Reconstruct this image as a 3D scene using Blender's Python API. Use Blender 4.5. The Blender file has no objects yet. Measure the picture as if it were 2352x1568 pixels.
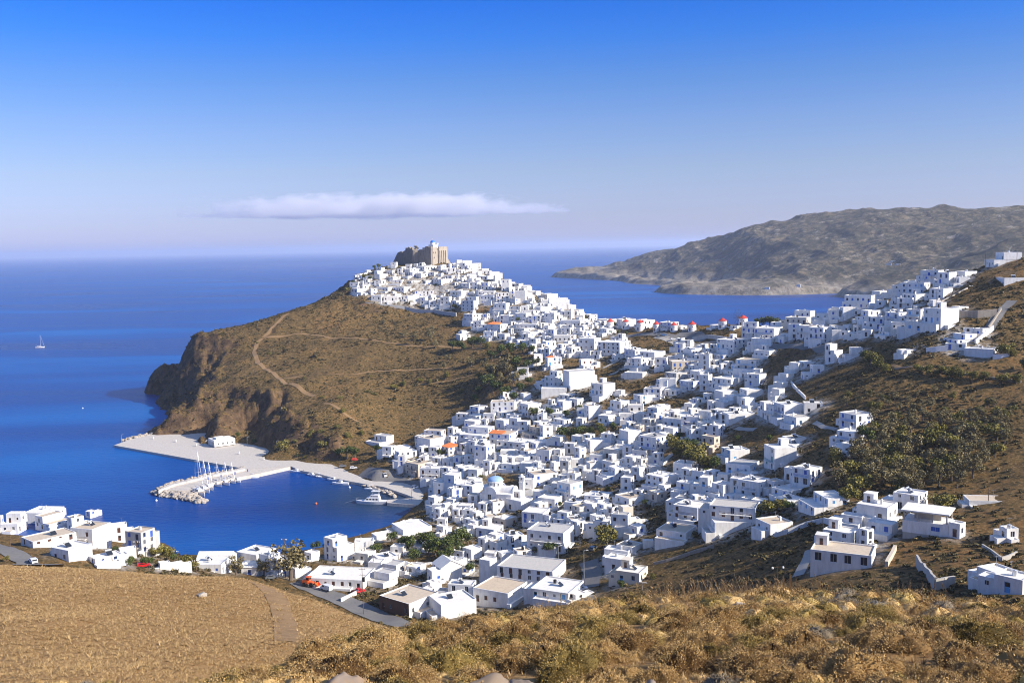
import bpy, math, random
import numpy as np
from mathutils import Vector, Matrix
# ------------------------------------------------------------------ scene and camera
SC = bpy.context.scene
COL = SC.collection
R = math.radians
rng = random.Random(7)
W_, H_, F_ = 2352.0, 1568.0, 2287.0          # photograph measured on a 2352 x 1568 grid, 35 mm lens
CAMZ = 125.0
PITCH, ROLL = R(5.45), R(-1.1)
CM = Matrix.Rotation(math.pi / 2 - PITCH, 3, 'X') @ Matrix.Rotation(ROLL, 3, 'Z')
CMI = CM.transposed()
FWD = CM @ Vector((0, 0, -1))
SUN_AZ, SUN_EL = R(111.0), R(28.5)            # clockwise from the view direction (+Y)
SUND = Vector((math.sin(SUN_AZ) * math.cos(SUN_EL), math.cos(SUN_AZ) * math.cos(SUN_EL), math.sin(SUN_EL)))

cam_d = bpy.data.cameras.new('camera'); cam = bpy.data.objects.new('camera', cam_d); COL.objects.link(cam)
cam.matrix_world = Matrix.Translation((0, 0, CAMZ)) @ CM.to_4x4()
cam_d.sensor_width = 36.0; cam_d.lens = 36.0 * F_ / W_; cam_d.clip_start = 0.5; cam_d.clip_end = 200000.0
SC.camera = cam

def ray(u, v):
    return (CM @ Vector(((u - W_ / 2) / F_, -(v - H_ / 2) / F_, -1))).normalized()
def proj(p):
    q = CMI @ (Vector(p) - Vector((0, 0, CAMZ)))
    return (W_ / 2 - q.x / q.z * F_, H_ / 2 + q.y / q.z * F_)
def at_d(u, v, d):
    """world point on the sight line of a photo point at ground distance d"""
    r = ray(u, v); s = d / math.hypot(r.x, r.y)
    return Vector((r.x * s, r.y * s, CAMZ + r.z * s))
def at_z(u, v, z=0.0):
    r = ray(u, v); s = (z - CAMZ) / r.z
    return Vector((r.x * s, r.y * s, z))
def dirpt(u, d, z):
    r = ray(u, 700); s = d / math.hypot(r.x, r.y)
    return Vector((r.x * s, r.y * s, z))

# ------------------------------------------------------------------ noise
def _h(ix, iy, seed):
    n = (ix.astype(np.int64) * 374761393 + iy.astype(np.int64) * 668265263 + seed * 1442695041) & 0x7fffffff
    n = ((n ^ (n >> 13)) * 1274126177) & 0x7fffffff
    return ((n ^ (n >> 16)) & 0xffff) / 65535.0
def vnoise(x, y, seed=0):
    x = np.asarray(x, float); y = np.asarray(y, float)
    ix = np.floor(x); iy = np.floor(y); fx = x - ix; fy = y - iy
    fx = fx * fx * fx * (fx * (fx * 6 - 15) + 10); fy = fy * fy * fy * (fy * (fy * 6 - 15) + 10)
    a = _h(ix, iy, seed); b = _h(ix + 1, iy, seed); c = _h(ix, iy + 1, seed); d = _h(ix + 1, iy + 1, seed)
    return (a + (b - a) * fx) * (1 - fy) + (c + (d - c) * fx) * fy - 0.5
def fbm(x, y, o=4, seed=0):
    s = 0; a = 1.0
    for k in range(o):
        s = s + a * vnoise(x * 2 ** k + 17.3 * k, y * 2 ** k - 9.1 * k, seed + k); a *= 0.5
    return s
def ridged(x, y, o=4, seed=0):
    s = 0; a = 1.0
    for k in range(o):
        s = s + a * (0.5 - 2 * np.abs(vnoise(x * 2 ** k + 5.3 * k, y * 2 ** k, seed + k))); a *= 0.5
    return s
def sstep(a, b, x):
    t = np.clip((x - a) / (b - a), 0, 1); return t * t * (3 - 2 * t)

# ------------------------------------------------------------------ relief: control points surveyed from the photograph
PTS = []
def V(*L):
    for u, v, d in L: PTS.append(at_d(u, v, d))
def S(*L):
    for u, v in L: PTS.append(at_z(u, v, 0.0))
def Z(*L):
    for u, d, z in L: PTS.append(dirpt(u, d, z))
# the near hill under the viewer
for u in (-900, -300, 600, 1200, 1800, 2352, 2900, 3500): Z((u, 2.4, 122.7), (u, 4, 122.1))
for u, vc, dc in ((500, 1552, 20), (690, 1484, 25), (850, 1442, 30), (1000, 1424, 34), (1150, 1405, 37), (1300, 1384, 40), (1500, 1363, 43), (1700, 1352, 45), (1850, 1349, 46), (2000, 1354, 46), (2150, 1364, 46), (2352, 1384, 45)):
    for d in (14, 17, 20, 24, 29, 35, 40):
        if d < dc * .93: V((u, vc + 8 + (1572 - vc) * ((1 / d - 1 / dc) / (1 / 14 - 1 / dc)), d))
    V((u, vc + 8, dc), (u, vc + 26, dc * 1.13), (u, vc + 60, dc * 1.32))
Z((850, 60, 95), (1100, 75, 92), (1400, 80, 91), (1700, 80, 91.5), (2000, 80, 91.5), (2352, 80, 91),
  (1000, 120, 74), (1300, 120, 77), (1600, 120, 79), (1900, 120, 80), (2200, 120, 81), (2400, 120, 82), (1000, 190, 46), (1300, 190, 52), (1600, 180, 57), (1900, 180, 60), (2200, 170, 63),
  (690, 45, 102.5), (0, 13, 117.5), (0, 30, 108.5), (300, 30, 108), (-500, 30, 108), (-500, 100, 90))
# the dry grass hill at lower left
V((0, 1297, 150), (150, 1304, 145), (300, 1313, 140), (450, 1324, 133), (620, 1341, 125), (720, 1374, 115), (800, 1410, 108), (850, 1442, 100), (0, 1312, 135), (300, 1326, 127), (620, 1355, 115), (0, 1330, 170), (300, 1345, 160), (620, 1375, 142), (780, 1425, 122), (0, 1370, 110), (300, 1385, 104),
  (0, 1568, 62), (0, 1430, 90), (200, 1480, 80), (300, 1568, 60), (400, 1400, 100), (600, 1450, 88), (680, 1475, 82), (-300, 1290, 150))
Z((0, 200, 55), (300, 200, 51), (600, 180, 50), (780, 160, 52), (0, 270, 29), (300, 270, 26), (600, 270, 22), (800, 250, 22), (900, 200, 40))
# low shore houses at left and the bay shore
V((0, 1225, 400), (100, 1240, 390), (250, 1262, 365), (350, 1268, 370), (450, 1290, 380), (650, 1310, 370), (700, 1340, 350), (200, 1290, 330), (0, 1290, 330), (550, 1310, 372))
S((400, 1273), (480, 1266), (600, 1266), (700, 1262))
Z((-300, 480, 1), (0, 476, 1), (120, 470, 1.5), (220, 462, 1.5), (330, 445, 1), (0, 530, -9), (200, 515, -9), (400, 480, -9), (600, 470, -9))
S((780, 1240), (860, 1218), (930, 1182), (962, 1150), (950, 1128), (880, 1108), (800, 1096), (730, 1078), (668, 1066))
for u, v in ((300, 1180), (500, 1180), (500, 1120), (640, 1100), (800, 1150), (750, 1200), (860, 1170), (300, 1080), (200, 1000), (150, 1050), (225, 1035), (255, 1005), (290, 995), (325, 985), (355, 975), (372, 968), (230, 1070), (420, 1060), (350, 945), (360, 920), (250, 900), (320, 930), (318, 880), (330, 895), (280, 860), (100, 800), (300, 800), (100, 1100), (450, 1050)):
    p = at_z(u, v, 0.0); p.z = -9; PTS.append(p)
# headland cliffs
V((640, 1030, 610),)
PTS.extend([at_z(400, 985, .8), at_z(480, 992, 1.0), at_z(560, 1000, 1.2), at_z(612, 1025, 1.2), at_z(480, 1010, -.5), at_z(400, 1005, -1.5), at_z(330, 1010, -3), at_z(560, 1030, -.5), at_z(300, 1025, -5), at_z(450, 1040, -4), at_z(560, 986, 4.0), at_z(470, 986, 3.0), at_z(640, 1022, 3.5), at_z(700, 1040, 3.0), at_z(760, 1055, 2.5)])
S((383, 980), (408, 905), (376, 914), (353, 877))
V((402, 920, 722), (470, 895, 738), (590, 915, 702), (545, 930, 695), (500, 930, 690), (700, 945, 655), (660, 965, 640), (640, 925, 690), (780, 940, 640))
V((600, 850, 770), (600, 790, 840), (700, 850, 750), (800, 850, 745), (800, 780, 810), (900, 780, 800), (1000, 780, 790), (850, 712, 880), (950, 722, 870), (1050, 722, 850),
  (900, 900, 690), (1000, 900, 680), (1050, 850, 710), (1050, 950, 640), (900, 980, 625), (850, 1000, 605), (750, 1000, 600), (500, 850, 800), (447, 782, 880), (520, 755, 890), (547, 751, 885), (650, 718, 890), (353, 858, 960), (385, 834, 948), (415, 806, 918), (440, 870, 850), (400, 860, 935), (700, 760, 850))
Z((320, 960, -9), (320, 1010, -9), (332, 930, -8), (300, 900, -9), (335, 985, -8), (353, 1010, -8), (447, 960, 15), (447, 1040, -8), (547, 970, 22), (547, 1070, -8), (650, 980, 30), (650, 1100, -8), (300, 1000, -9))
# castle hill
V((810, 655, 930), (760, 690, 900), (870, 690, 890), (850, 622, 960), (905, 614, 965), (970, 612, 960), (1040, 606, 955), (1100, 627, 930), (1200, 667, 880), (1300, 707, 820), (1400, 748, 760), (1440, 752, 738), (1500, 753, 722), (1545, 754, 712),
  (1590, 755, 702), (1650, 750, 692), (1700, 745, 684), (1440, 775, 720), (1590, 780, 688), (1700, 775, 668), (1000, 680, 900), (1150, 710, 840), (1250, 760, 760), (1350, 800, 700))
Z((850, 1030, 90), (970, 1040, 95), (1040, 1040, 92), (1200, 970, 66), (1300, 910, 52), (1440, 830, 34), (1590, 790, 34), (1700, 780, 36),
  (850, 1200, 10), (970, 1220, 15), (1100, 1150, 12), (1300, 1050, 2), (1440, 960, -4), (1590, 930, -4), (1700, 920, -4), (850, 1350, -9), (1000, 1400, -9), (1200, 1300, -9), (1500, 1150, -9), (1800, 1100, -9))
# town slopes
V((1300, 900, 600), (1200, 850, 660), (1400, 850, 640), (1500, 800, 660), (1600, 850, 600), (1500, 950, 540), (1700, 800, 620), (1800, 760, 620), (1700, 900, 540), (1800, 860, 530), (1900, 800, 540), (2000, 740, 570),
  (2100, 680, 590), (2200, 650, 580), (2260, 612, 600), (2352, 602, 580), (2300, 680, 540), (2352, 740, 505), (2200, 740, 500), (2250, 800, 475), (2352, 850, 450), (2100, 800, 480), (2000, 830, 490), (1900, 900, 460),
  (2050, 900, 440), (2200, 900, 432), (2352, 950, 405), (1850, 980, 430), (2000, 1000, 390), (2150, 1000, 390), (2000, 1100, 345), (1850, 1080, 370), (2150, 1100, 345), (2300, 1050, 358), (2352, 1150, 312), (2200, 1170, 310),
  (1700, 1000, 450), (1600, 1000, 470), (1500, 1050, 460), (1400, 1000, 510), (1300, 1000, 535), (1200, 980, 570), (1100, 1000, 565), (1050, 1030, 555), (950, 1060, 540), (880, 1080, 535), (1100, 1120, 465), (1000, 1130, 480),
  (1200, 1100, 470), (1300, 1100, 460), (1400, 1100, 440), (1500, 1150, 400), (1600, 1150, 385), (1700, 1150, 370), (1800, 1150, 350), (1100, 1200, 425), (1200, 1250, 390), (1300, 1250, 375), (1400, 1230, 370), (1500, 1230, 355),
  (1600, 1220, 345), (1700, 1220, 330), (1850, 1200, 315), (2000, 1200, 300), (1000, 1230, 410), (900, 1250, 405), (850, 1320, 370), (850, 1345, 345), (900, 1400, 320), (1000, 1360, 340), (1200, 1360, 330), (1340, 1350, 320),
  (1420, 1310, 330), (1650, 1310, 300), (1800, 1320, 275), (2000, 1290, 268), (2200, 1320, 240), (2352, 1340, 225), (800, 1400, 322))
Z((1800, 720, 55), (1900, 760, 42), (2000, 800, 40), (2200, 800, 55), (2352, 800, 70), (1900, 950, 0), (2100, 1050, 5), (2352, 1100, 20), (1900, 1200, -9), (2200, 1400, -9), (2600, 1400, 0))
# unseen rising ground right of the frame, shaped to cast shade on the valley
Z((2700, 280, 50), (2900, 290, 52), (2800, 360, 62), (2900, 500, 78), (2700, 600, 104), (3300, 300, 56), (3300, 500, 72), (3000, 800, 55),
  (2800, 14, 118.5), (2800, 26, 114.2), (2800, 46, 108.5), (2700, 75, 95.5), (2700, 120, 83), (2700, 180, 68), (3300, 14, 119), (3300, 46, 111), (3300, 120, 100), (3300, 200, 84), (2900, 210, 64))

class TPS:
    def __init__(self, P, lam=0.02):
        P = np.array([[p[0], p[1], p[2]] for p in P]); d = np.hypot(P[:, 0], P[:, 1])
        self.c = np.stack([np.arctan2(P[:, 0], P[:, 1]), np.log(d)], 1); n = len(P)
        K = self.k(self.c); A = np.zeros((n + 3, n + 3)); A[:n, :n] = K + lam * 0.01 * np.eye(n)
        A[:n, n] = 1; A[:n, n + 1:] = self.c; A[n, :n] = 1; A[n + 1:, :n] = self.c.T
        self.w = np.linalg.solve(A, np.concatenate([P[:, 2], [0, 0, 0]]))
    def k(self, q):
        d2 = (q[:, None, 0] - self.c[None, :, 0]) ** 2 + (q[:, None, 1] - self.c[None, :, 1]) ** 2
        return d2 * 0.5 * np.log(d2 + 1e-12)
    def __call__(self, x, y):
        x = np.asarray(x, float).ravel(); y = np.asarray(y, float).ravel()
        q = np.stack([np.arctan2(x, y), np.log(np.hypot(x, y) + 1e-6)], 1); out = np.empty(len(q)); n = len(self.c)
        for i in range(0, len(q), 20000):
            s = q[i:i + 20000]; out[i:i + 20000] = self.k(s) @ self.w[:n] + self.w[n] + s @ self.w[n + 1:]
        return out
TP = TPS(PTS)
def ground(x, y):
    """land surface without the fine roughness"""
    return TP(x, y)
def g1(x, y): return float(TP([x], [y])[0])
def hit(u, v, dmin=150, dmax=1500):
    """the first land (or water) point on the sight line of a photo point"""
    r = ray(u, v); h = math.hypot(r.x, r.y); d = np.geomspace(dmin, dmax, 500)
    x = r.x / h * d; y = r.y / h * d; z = CAMZ + r.z / h * d; g = np.maximum(TP(x, y), 0.0); k = np.nonzero(z <= g)[0]
    if len(k) == 0:
        i = int(np.argmin(z - g)); return Vector((x[i], y[i], g[i]))
    i = int(k[0])
    if i == 0: return Vector((x[0], y[0], g[0]))
    t = (z[i - 1] - g[i - 1]) / max(1e-9, (z[i - 1] - g[i - 1]) - (z[i] - g[i])); dd = d[i - 1] + (d[i] - d[i - 1]) * t
    X, Y = r.x / h * dd, r.y / h * dd
    return Vector((X, Y, CAMZ + r.z / h * dd))
def pxm(p):
    """metres per photo pixel at a world point"""
    return (Vector(p) - Vector((0, 0, CAMZ))).dot(FWD) / F_

# ------------------------------------------------------------------ objects
def put(o, parent=None, label=None, cat=None, group=None, kind=None):
    COL.objects.link(o)
    if parent is not None: o.parent = parent
    if label: o['label'] = label
    if cat: o['category'] = cat
    if group: o['group'] = group
    if kind: o['kind'] = kind
    return o
def empty(name, loc, rz=0, **k):
    o = bpy.data.objects.new(name, None); o.location = loc; o.rotation_euler = (0, 0, rz); o.empty_display_size = 0.5
    return put(o, **k)
class MB:
    def __init__(self): self.v = []; self.f = []; self.m = []
    def face(self, pts, m=0):
        n = len(self.v); self.v.extend([tuple(p) for p in pts]); self.f.append(tuple(range(n, n + len(pts)))); self.m.append(m)
    def box(self, x0, x1, y0, y1, z0, z1, m=0, bottom=True):
        n = len(self.v)
        self.v += [(x0, y0, z0), (x1, y0, z0), (x1, y1, z0), (x0, y1, z0), (x0, y0, z1), (x1, y0, z1), (x1, y1, z1), (x0, y1, z1)]
        F = [(4, 5, 6, 7), (0, 1, 5, 4), (1, 2, 6, 5), (2, 3, 7, 6), (3, 0, 4, 7)]
        if bottom: F.append((3, 2, 1, 0))
        for q in F: self.f.append(tuple(n + i for i in q)); self.m.append(m)
    def bar(self, a, b, r0, r1=None, n=6, m=0, cap=True):
        a = Vector(a); b = Vector(b); r1 = r0 if r1 is None else r1
        d = (b - a); d = d.normalized() if d.length > 1e-9 else Vector((0, 0, 1)); t = d.orthogonal().normalized(); s = d.cross(t); k = len(self.v)
        for c, rr in ((a, r0), (b, r1)):
            for i in range(n):
                w = 2 * math.pi * i / n; self.v.append(tuple(c + (t * math.cos(w) + s * math.sin(w)) * rr))
        for i in range(n): self.f.append((k + i, k + (i + 1) % n, k + n + (i + 1) % n, k + n + i)); self.m.append(m)
        if cap:
            self.f.append(tuple(k + n + i for i in range(n))); self.m.append(m)
            self.f.append(tuple(k + i for i in reversed(range(n)))); self.m.append(m)
    def lathe(self, prof, n=20, c=(0, 0, 0), m=0, a0=0, a1=2 * math.pi):
        k = len(self.v); full = abs(a1 - a0 - 2 * math.pi) < 1e-6; nn = n if full else n + 1
        for r, z in prof:
            for i in range(nn):
                w = a0 + (a1 - a0) * i / n; self.v.append((c[0] + r * math.cos(w), c[1] + r * math.sin(w), c[2] + z))
        for j in range(len(prof) - 1):
            for i in range(n):
                i2 = (i + 1) % nn; self.f.append((k + j * nn + i, k + j * nn + i2, k + (j + 1) * nn + i2, k + (j + 1) * nn + i)); self.m.append(m)
    def prism(self, poly, z0, z1, m=0):
        n = len(poly); k = len(self.v)
        self.v += [(p[0], p[1], z0) for p in poly] + [(p[0], p[1], z1) for p in poly]
        for i in range(n): self.f.append((k + i, k + (i + 1) % n, k + n + (i + 1) % n, k + n + i)); self.m.append(m)
        self.f.append(tuple(k + n + i for i in range(n))); self.m.append(m); self.f.append(tuple(k + i for i in reversed(range(n)))); self.m.append(m)
    def mesh(self, name, mats, smooth=False):
        me = bpy.data.meshes.new(name); me.from_pydata(self.v, [], self.f)
        for m in mats: me.materials.append(m)
        if len(mats) > 1: me.polygons.foreach_set('material_index', self.m)
        if smooth: me.polygons.foreach_set('use_smooth', [True] * len(self.f))
        me.update(); return me
    def obj(self, name, mats, parent=None, smooth=False, **k):
        if not isinstance(mats, (list, tuple)): mats = [mats]
        return put(bpy.data.objects.new(name, self.mesh(name, mats, smooth)), parent, **k)
def np_mesh(name, v, f, mats, smooth=False):
    me = bpy.data.meshes.new(name); nv, nf, k = len(v), len(f), f.shape[1]
    me.vertices.add(nv); me.vertices.foreach_set('co', np.ascontiguousarray(v, np.float32).ravel())
    me.loops.add(nf * k); me.loops.foreach_set('vertex_index', np.ascontiguousarray(f, np.int32).ravel())
    me.polygons.add(nf); me.polygons.foreach_set('loop_start', np.arange(0, nf * k, k, dtype=np.int32))
    for m in mats: me.materials.append(m)
    if smooth: me.polygons.foreach_set('use_smooth', np.ones(nf, bool))
    me.update(calc_edges=True); return me
def grid_faces(nr, nc):
    i = np.arange(nr - 1)[:, None] * nc + np.arange(nc - 1)[None, :]
    return np.stack([i, i + 1, i + nc + 1, i + nc], -1).reshape(-1, 4)

# ------------------------------------------------------------------ materials
def mat(name):
    m = bpy.data.materials.new(name); m.use_nodes = True; nt = m.node_tree; b = nt.nodes['Principled BSDF']; return m, nt, b
def N(nt, t, **k):
    n = nt.nodes.new(t)
    for a, b in k.items():
        if a in n.inputs: n.inputs[a].default_value = b
        else: setattr(n, a, b)
    return n
def L(nt, a, ao, b, bi): nt.links.new(a.outputs[ao], b.inputs[bi])
def ramp(nt, stops, src=None, out=0):
    r = nt.nodes.new('ShaderNodeValToRGB'); e = r.color_ramp.elements
    while len(e) < len(stops): e.new(0.5)
    for i, (p, c) in enumerate(stops): e[i].position = p; e[i].color = (*c, 1) if len(c) == 3 else c
    if src is not None: nt.links.new(src.outputs[out], r.inputs[0])
    return r
def plain(name, c, rough=0.6, metal=0.0, var=0.0, scale=3.0, spec=None):
    """one-colour surface with a little wear"""
    m, nt, b = mat(name); b.inputs['Roughness'].default_value = rough; b.inputs['Metallic'].default_value = metal
    if spec is not None: b.inputs['Specular IOR Level'].default_value = spec
    if var:
        t = N(nt, 'ShaderNodeTexCoord'); n = N(nt, 'ShaderNodeTexNoise', Scale=scale, Detail=5.0); L(nt, t, 'Object', n, 'Vector')
        r = ramp(nt, [(0.3, [x * (1 - var) for x in c]), (0.7, [min(1, x * (1 + var * 0.5)) for x in c])], n); L(nt, r, 0, b, 'Base Color')
    else: b.inputs['Base Color'].default_value = (*c, 1)
    return m
def plaster(name, c, stain, amt):
    m, nt, b = mat(name); b.inputs['Roughness'].default_value = 0.85; b.inputs['Specular IOR Level'].default_value = 0.2
    g = N(nt, 'ShaderNodeNewGeometry'); mp = N(nt, 'ShaderNodeMapping'); mp.inputs['Scale'].default_value = (0.9, 0.9, 0.22); L(nt, g, 'Position', mp, 'Vector')
    n = N(nt, 'ShaderNodeTexNoise', Scale=1.0, Detail=6.0, Roughness=0.65); L(nt, mp, 0, n, 'Vector')
    r = ramp(nt, [(0.42, (0, 0, 0)), (0.75, (1, 1, 1))], n)
    oi = N(nt, 'ShaderNodeObjectInfo'); tone = ramp(nt, [(0.0, [x * 0.93 for x in c]), (0.5, c), (1.0, [c[0] * 1.0, c[1] * 0.975, c[2] * 0.93])], oi, 'Random')
    mx = N(nt, 'ShaderNodeMix', data_type='RGBA'); mul = N(nt, 'ShaderNodeMath', operation='MULTIPLY'); mul.inputs[1].default_value = amt
    L(nt, r, 0, mul, 0); L(nt, mul, 0, mx, 0); L(nt, tone, 0, mx, 6); mx.inputs[7].default_value = (*stain, 1); L(nt, mx, 2, b, 'Base Color')
    bp = N(nt, 'ShaderNodeBump', Strength=0.15, Distance=0.1); n2 = N(nt, 'ShaderNodeTexNoise', Scale=1.6, Detail=3.0); L(nt, g, 'Position', n2, 'Vector'); L(nt, n2, 0, bp, 'Height'); L(nt, bp, 0, b, 'Normal')
    return m
M = {}
M['white'] = plaster('whitewash', (0.80, 0.79, 0.77), (0.48, 0.43, 0.36), 0.55)
M['cream'] = plaster('cream_limewash', (0.72, 0.66, 0.56), (0.5, 0.44, 0.36), 0.5)
M['beige'] = plaster('beige_plaster', (0.62, 0.54, 0.44), (0.40, 0.34, 0.27), 0.5)
M['grey'] = plaster('grey_plaster', (0.50, 0.49, 0.47), (0.32, 0.30, 0.28), 0.5)
M['stone'] = plaster('fieldstone', (0.38, 0.33, 0.27), (0.20, 0.17, 0.14), 0.8)
M['brick'] = plaster('brick_wall', (0.17, 0.10, 0.065), (0.10, 0.06, 0.04), 0.7)
M['roofw'] = plaster('white_roof_screed', (0.80, 0.77, 0.715), (0.56, 0.51, 0.44), 0.5)
M['rooft'] = plaster('tan_roof_screed', (0.58, 0.48, 0.36), (0.40, 0.32, 0.24), 0.6)
M['roofg'] = plaster('grey_roof_screed', (0.52, 0.50, 0.47), (0.36, 0.34, 0.31), 0.6)
M['tile'] = plain('terracotta_tiles', (0.62, 0.19, 0.055), 0.8, var=0.35, scale=2.5)
M['redcap'] = plain('red_cap_paint', (0.60, 0.055, 0.035), 0.7, var=0.2, scale=2)
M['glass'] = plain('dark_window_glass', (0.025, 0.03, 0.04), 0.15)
M['frame'] = plain('white_window_frame', (0.7, 0.7, 0.7), 0.6)
M['blue'] = plain('blue_paint', (0.035, 0.12, 0.50), 0.55, var=0.25)
M['sky'] = plain('light_blue_paint', (0.12, 0.38, 0.70), 0.55, var=0.2)
M['brown'] = plain('brown_woodwork', (0.10, 0.035, 0.02), 0.6, var=0.3)
M['green'] = plain('green_paint', (0.03, 0.22, 0.20), 0.6, var=0.2)
M['yellowp'] = plain('ochre_paint', (0.6, 0.42, 0.15), 0.6)
M['dome'] = plain('dome_blue_paint', (0.05, 0.20, 0.62), 0.5, var=0.15)
M['wood'] = plain('weathered_pole_wood', (0.13, 0.085, 0.055), 0.85, var=0.4, scale=6)
M['metal'] = plain('galvanised_metal', (0.45, 0.46, 0.47), 0.45, 0.6)
M['tank'] = plain('solar_tank', (0.6, 0.62, 0.64), 0.35, 0.4)
M['concrete'] = plaster('concrete', (0.48, 0.45, 0.40), (0.33, 0.30, 0.26), 0.6)
M['rubber'] = plain('black_rubber', (0.015, 0.015, 0.016), 0.8)
M['carglass'] = plain('car_glass', (0.015, 0.02, 0.025), 0.08)
M['lampw'] = plain('lamp_lens', (0.75, 0.72, 0.65), 0.2)
# ------------------------------------------------------------------ land
def land_material(name, kind):
    m, nt, b = mat(name); b.inputs['Roughness'].default_value = 0.95; b.inputs['Specular IOR Level'].default_value = 0.1
    g = N(nt, 'ShaderNodeNewGeometry')
    def noise(s, d=6.0, r=0.6):
        n = N(nt, 'ShaderNodeTexNoise', Scale=s, Detail=d, Roughness=r); L(nt, g, 'Position', n, 'Vector'); return n
    def mix(fac, a, c, fo=0):
        x = N(nt, 'ShaderNodeMix', data_type='RGBA'); L(nt, fac, fo, x, 0)
        for s, q in ((6, a), (7, c)):
            if isinstance(q, tuple): x.inputs[s].default_value = (*q, 1)
            else: nt.links.new(q.outputs[2] if q.bl_idname == 'ShaderNodeMix' else q.outputs[0], x.inputs[s])
        return x
    if kind == 'town':
        big = noise(0.012, 4); c1 = ramp(nt, [(0.35, (0.165, 0.098, 0.034)), (0.5, (0.215, 0.130, 0.048)), (0.68, (0.275, 0.142, 0.050))], big)
        mid = noise(0.22, 6, 0.7); r2 = ramp(nt, [(0.40, (0, 0, 0)), (0.62, (1, 1, 1))], mid); c2 = mix(r2, (0.105, 0.074, 0.028), c1)
        fine = noise(1.1, 3, 0.6); r3 = ramp(nt, [(0.52, (0, 0, 0)), (0.66, (1, 1, 1))], fine); c3 = mix(r3, c2, (0.33, 0.21, 0.09))
        sp = N(nt, 'ShaderNodeTexVoronoi', Scale=0.42); L(nt, g, 'Position', sp, 'Vector'); r4 = ramp(nt, [(0.22, (1, 1, 1)), (0.36, (0, 0, 0))], sp); c4 = mix(r4, c3, (0.07, 0.054, 0.022))
        sx = N(nt, 'ShaderNodeSeparateXYZ'); L(nt, g, 'True Normal', sx, 0); sl = ramp(nt, [(0.70, (1, 1, 1)), (0.84, (0, 0, 0))], sx, 2)
        rk = noise(0.16, 8, 0.75); rc = ramp(nt, [(0.36, (0.055, 0.036, 0.022)), (0.5, (0.125, 0.080, 0.045)), (0.68, (0.24, 0.150, 0.08))], rk); c6 = mix(sl, c4, rc); at = N(nt, 'ShaderNodeAttribute', attribute_name='paving'); pn = noise(0.35, 4); pm = N(nt, 'ShaderNodeMath', operation='MULTIPLY'); pr = ramp(nt, [(0.38, (0.15,) * 3), (0.55, (1, 1, 1))], pn); L(nt, at, 'Fac', pm, 0); L(nt, pr, 0, pm, 1); pc = ramp(nt, [(0.3, (0.34, 0.31, 0.27)), (0.7, (0.60, 0.57, 0.52))], fine); c5 = mix(pm, c6, pc); bh, bd, bs = noise(0.30, 10, 0.8), 1.7, 0.9  # bare rock on steep faces, its tones darkened to carry the cliffs' shade
    elif kind == 'grass':
        big = noise(0.09, 4); c1 = ramp(nt, [(0.35, (0.34, 0.21, 0.088)), (0.65, (0.42, 0.275, 0.128))], big)
        mid = noise(2.2, 6, 0.75); r2 = ramp(nt, [(0.38, (0, 0, 0)), (0.6, (1, 1, 1))], mid); c5 = mix(r2, (0.28, 0.15, 0.055), c1); bh, bd, bs = mid, 0.25, 0.8
    else:
        big = noise(0.004, 6, 0.65); c1 = ramp(nt, [(0.36, (0.115, 0.095, 0.062)), (0.5, (0.205, 0.160, 0.10)), (0.66, (0.30, 0.23, 0.14))], big)
        sp = noise(0.05, 6, 0.8); r2 = ramp(nt, [(0.47, (0, 0, 0)), (0.60, (1, 1, 1))], sp); c2 = mix(r2, (0.06, 0.062, 0.042), c1)
        pk = noise(0.018, 10, 0.85); r3 = ramp(nt, [(0.55, (0, 0, 0)), (0.66, (1, 1, 1))], pk); c3 = mix(r3, c2, (0.52, 0.45, 0.36))
        sx = N(nt, 'ShaderNodeSeparateXYZ'); L(nt, g, 'Position', sx, 0); mr = N(nt, 'ShaderNodeMapRange'); L(nt, sx, 2, mr, 0); mr.inputs[1].default_value = 14; mr.inputs[2].default_value = 36; mr.inputs[3].default_value = 1; mr.inputs[4].default_value = 0
        rk = noise(0.03, 8, 0.8); rc = ramp(nt, [(0.38, (0.09, 0.08, 0.06)), (0.55, (0.34, 0.29, 0.22)), (0.7, (0.5, 0.45, 0.37))], rk); c5 = mix(mr, c3, rc); bh, bd, bs = sp, 9.0, 0.9
    L(nt, c5, 2, b, 'Base Color'); bp = N(nt, 'ShaderNodeBump', Strength=bs, Distance=bd); L(nt, bh, 0, bp, 'Height'); L(nt, bp, 0, b, 'Normal')
    return m
def polar_land(name, t0, t1, nc, d, fz, m, kind='structure'):
    a = np.linspace(t0, t1, nc); D, A = np.meshgrid(d, a, indexing='ij'); X = (D * np.sin(A)).ravel(); Y = (D * np.cos(A)).ravel(); Zz = fz(X, Y)
    return put(bpy.data.objects.new(name, np_mesh(name, np.stack([X, Y, Zz], 1), grid_faces(len(d), nc)[:, ::-1], [m], True)), kind=kind)
def z_land(X, Y):
    z = TP(X, Y); d = np.hypot(X, Y)
    e = 2.0; sx = (TP(X + e, Y) - z) / e; sy = (TP(X, Y + e) - z) / e; sl = np.hypot(sx, sy)
    cl = sstep(0.32, 0.75, sl) * sstep(500, 560, d)
    z = z + fbm(X / 14, Y / 14, 4, 3) * 1.1 * (1 - cl)
    z = z + cl * (ridged(X / 30, Y / 30 + z / 60, 5, 11) * 7.0 + cl * fbm(X / 5, Y / 5 + z / 6, 3, 14) * 3.0 + ridged(X / 10, Y / 10 + z / 15, 3, 13) * 3.4)
    hd = sstep(560, 620, d) * sstep(-0.10, -0.16, np.arctan2(X, Y)) * sstep(2, 10, z)
    z = z + hd * ridged(X / 70 - Y / 160, Y / 90, 4, 21) * 3.5
    return np.where(z < -9, -9 - 0 * z, z)
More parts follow.
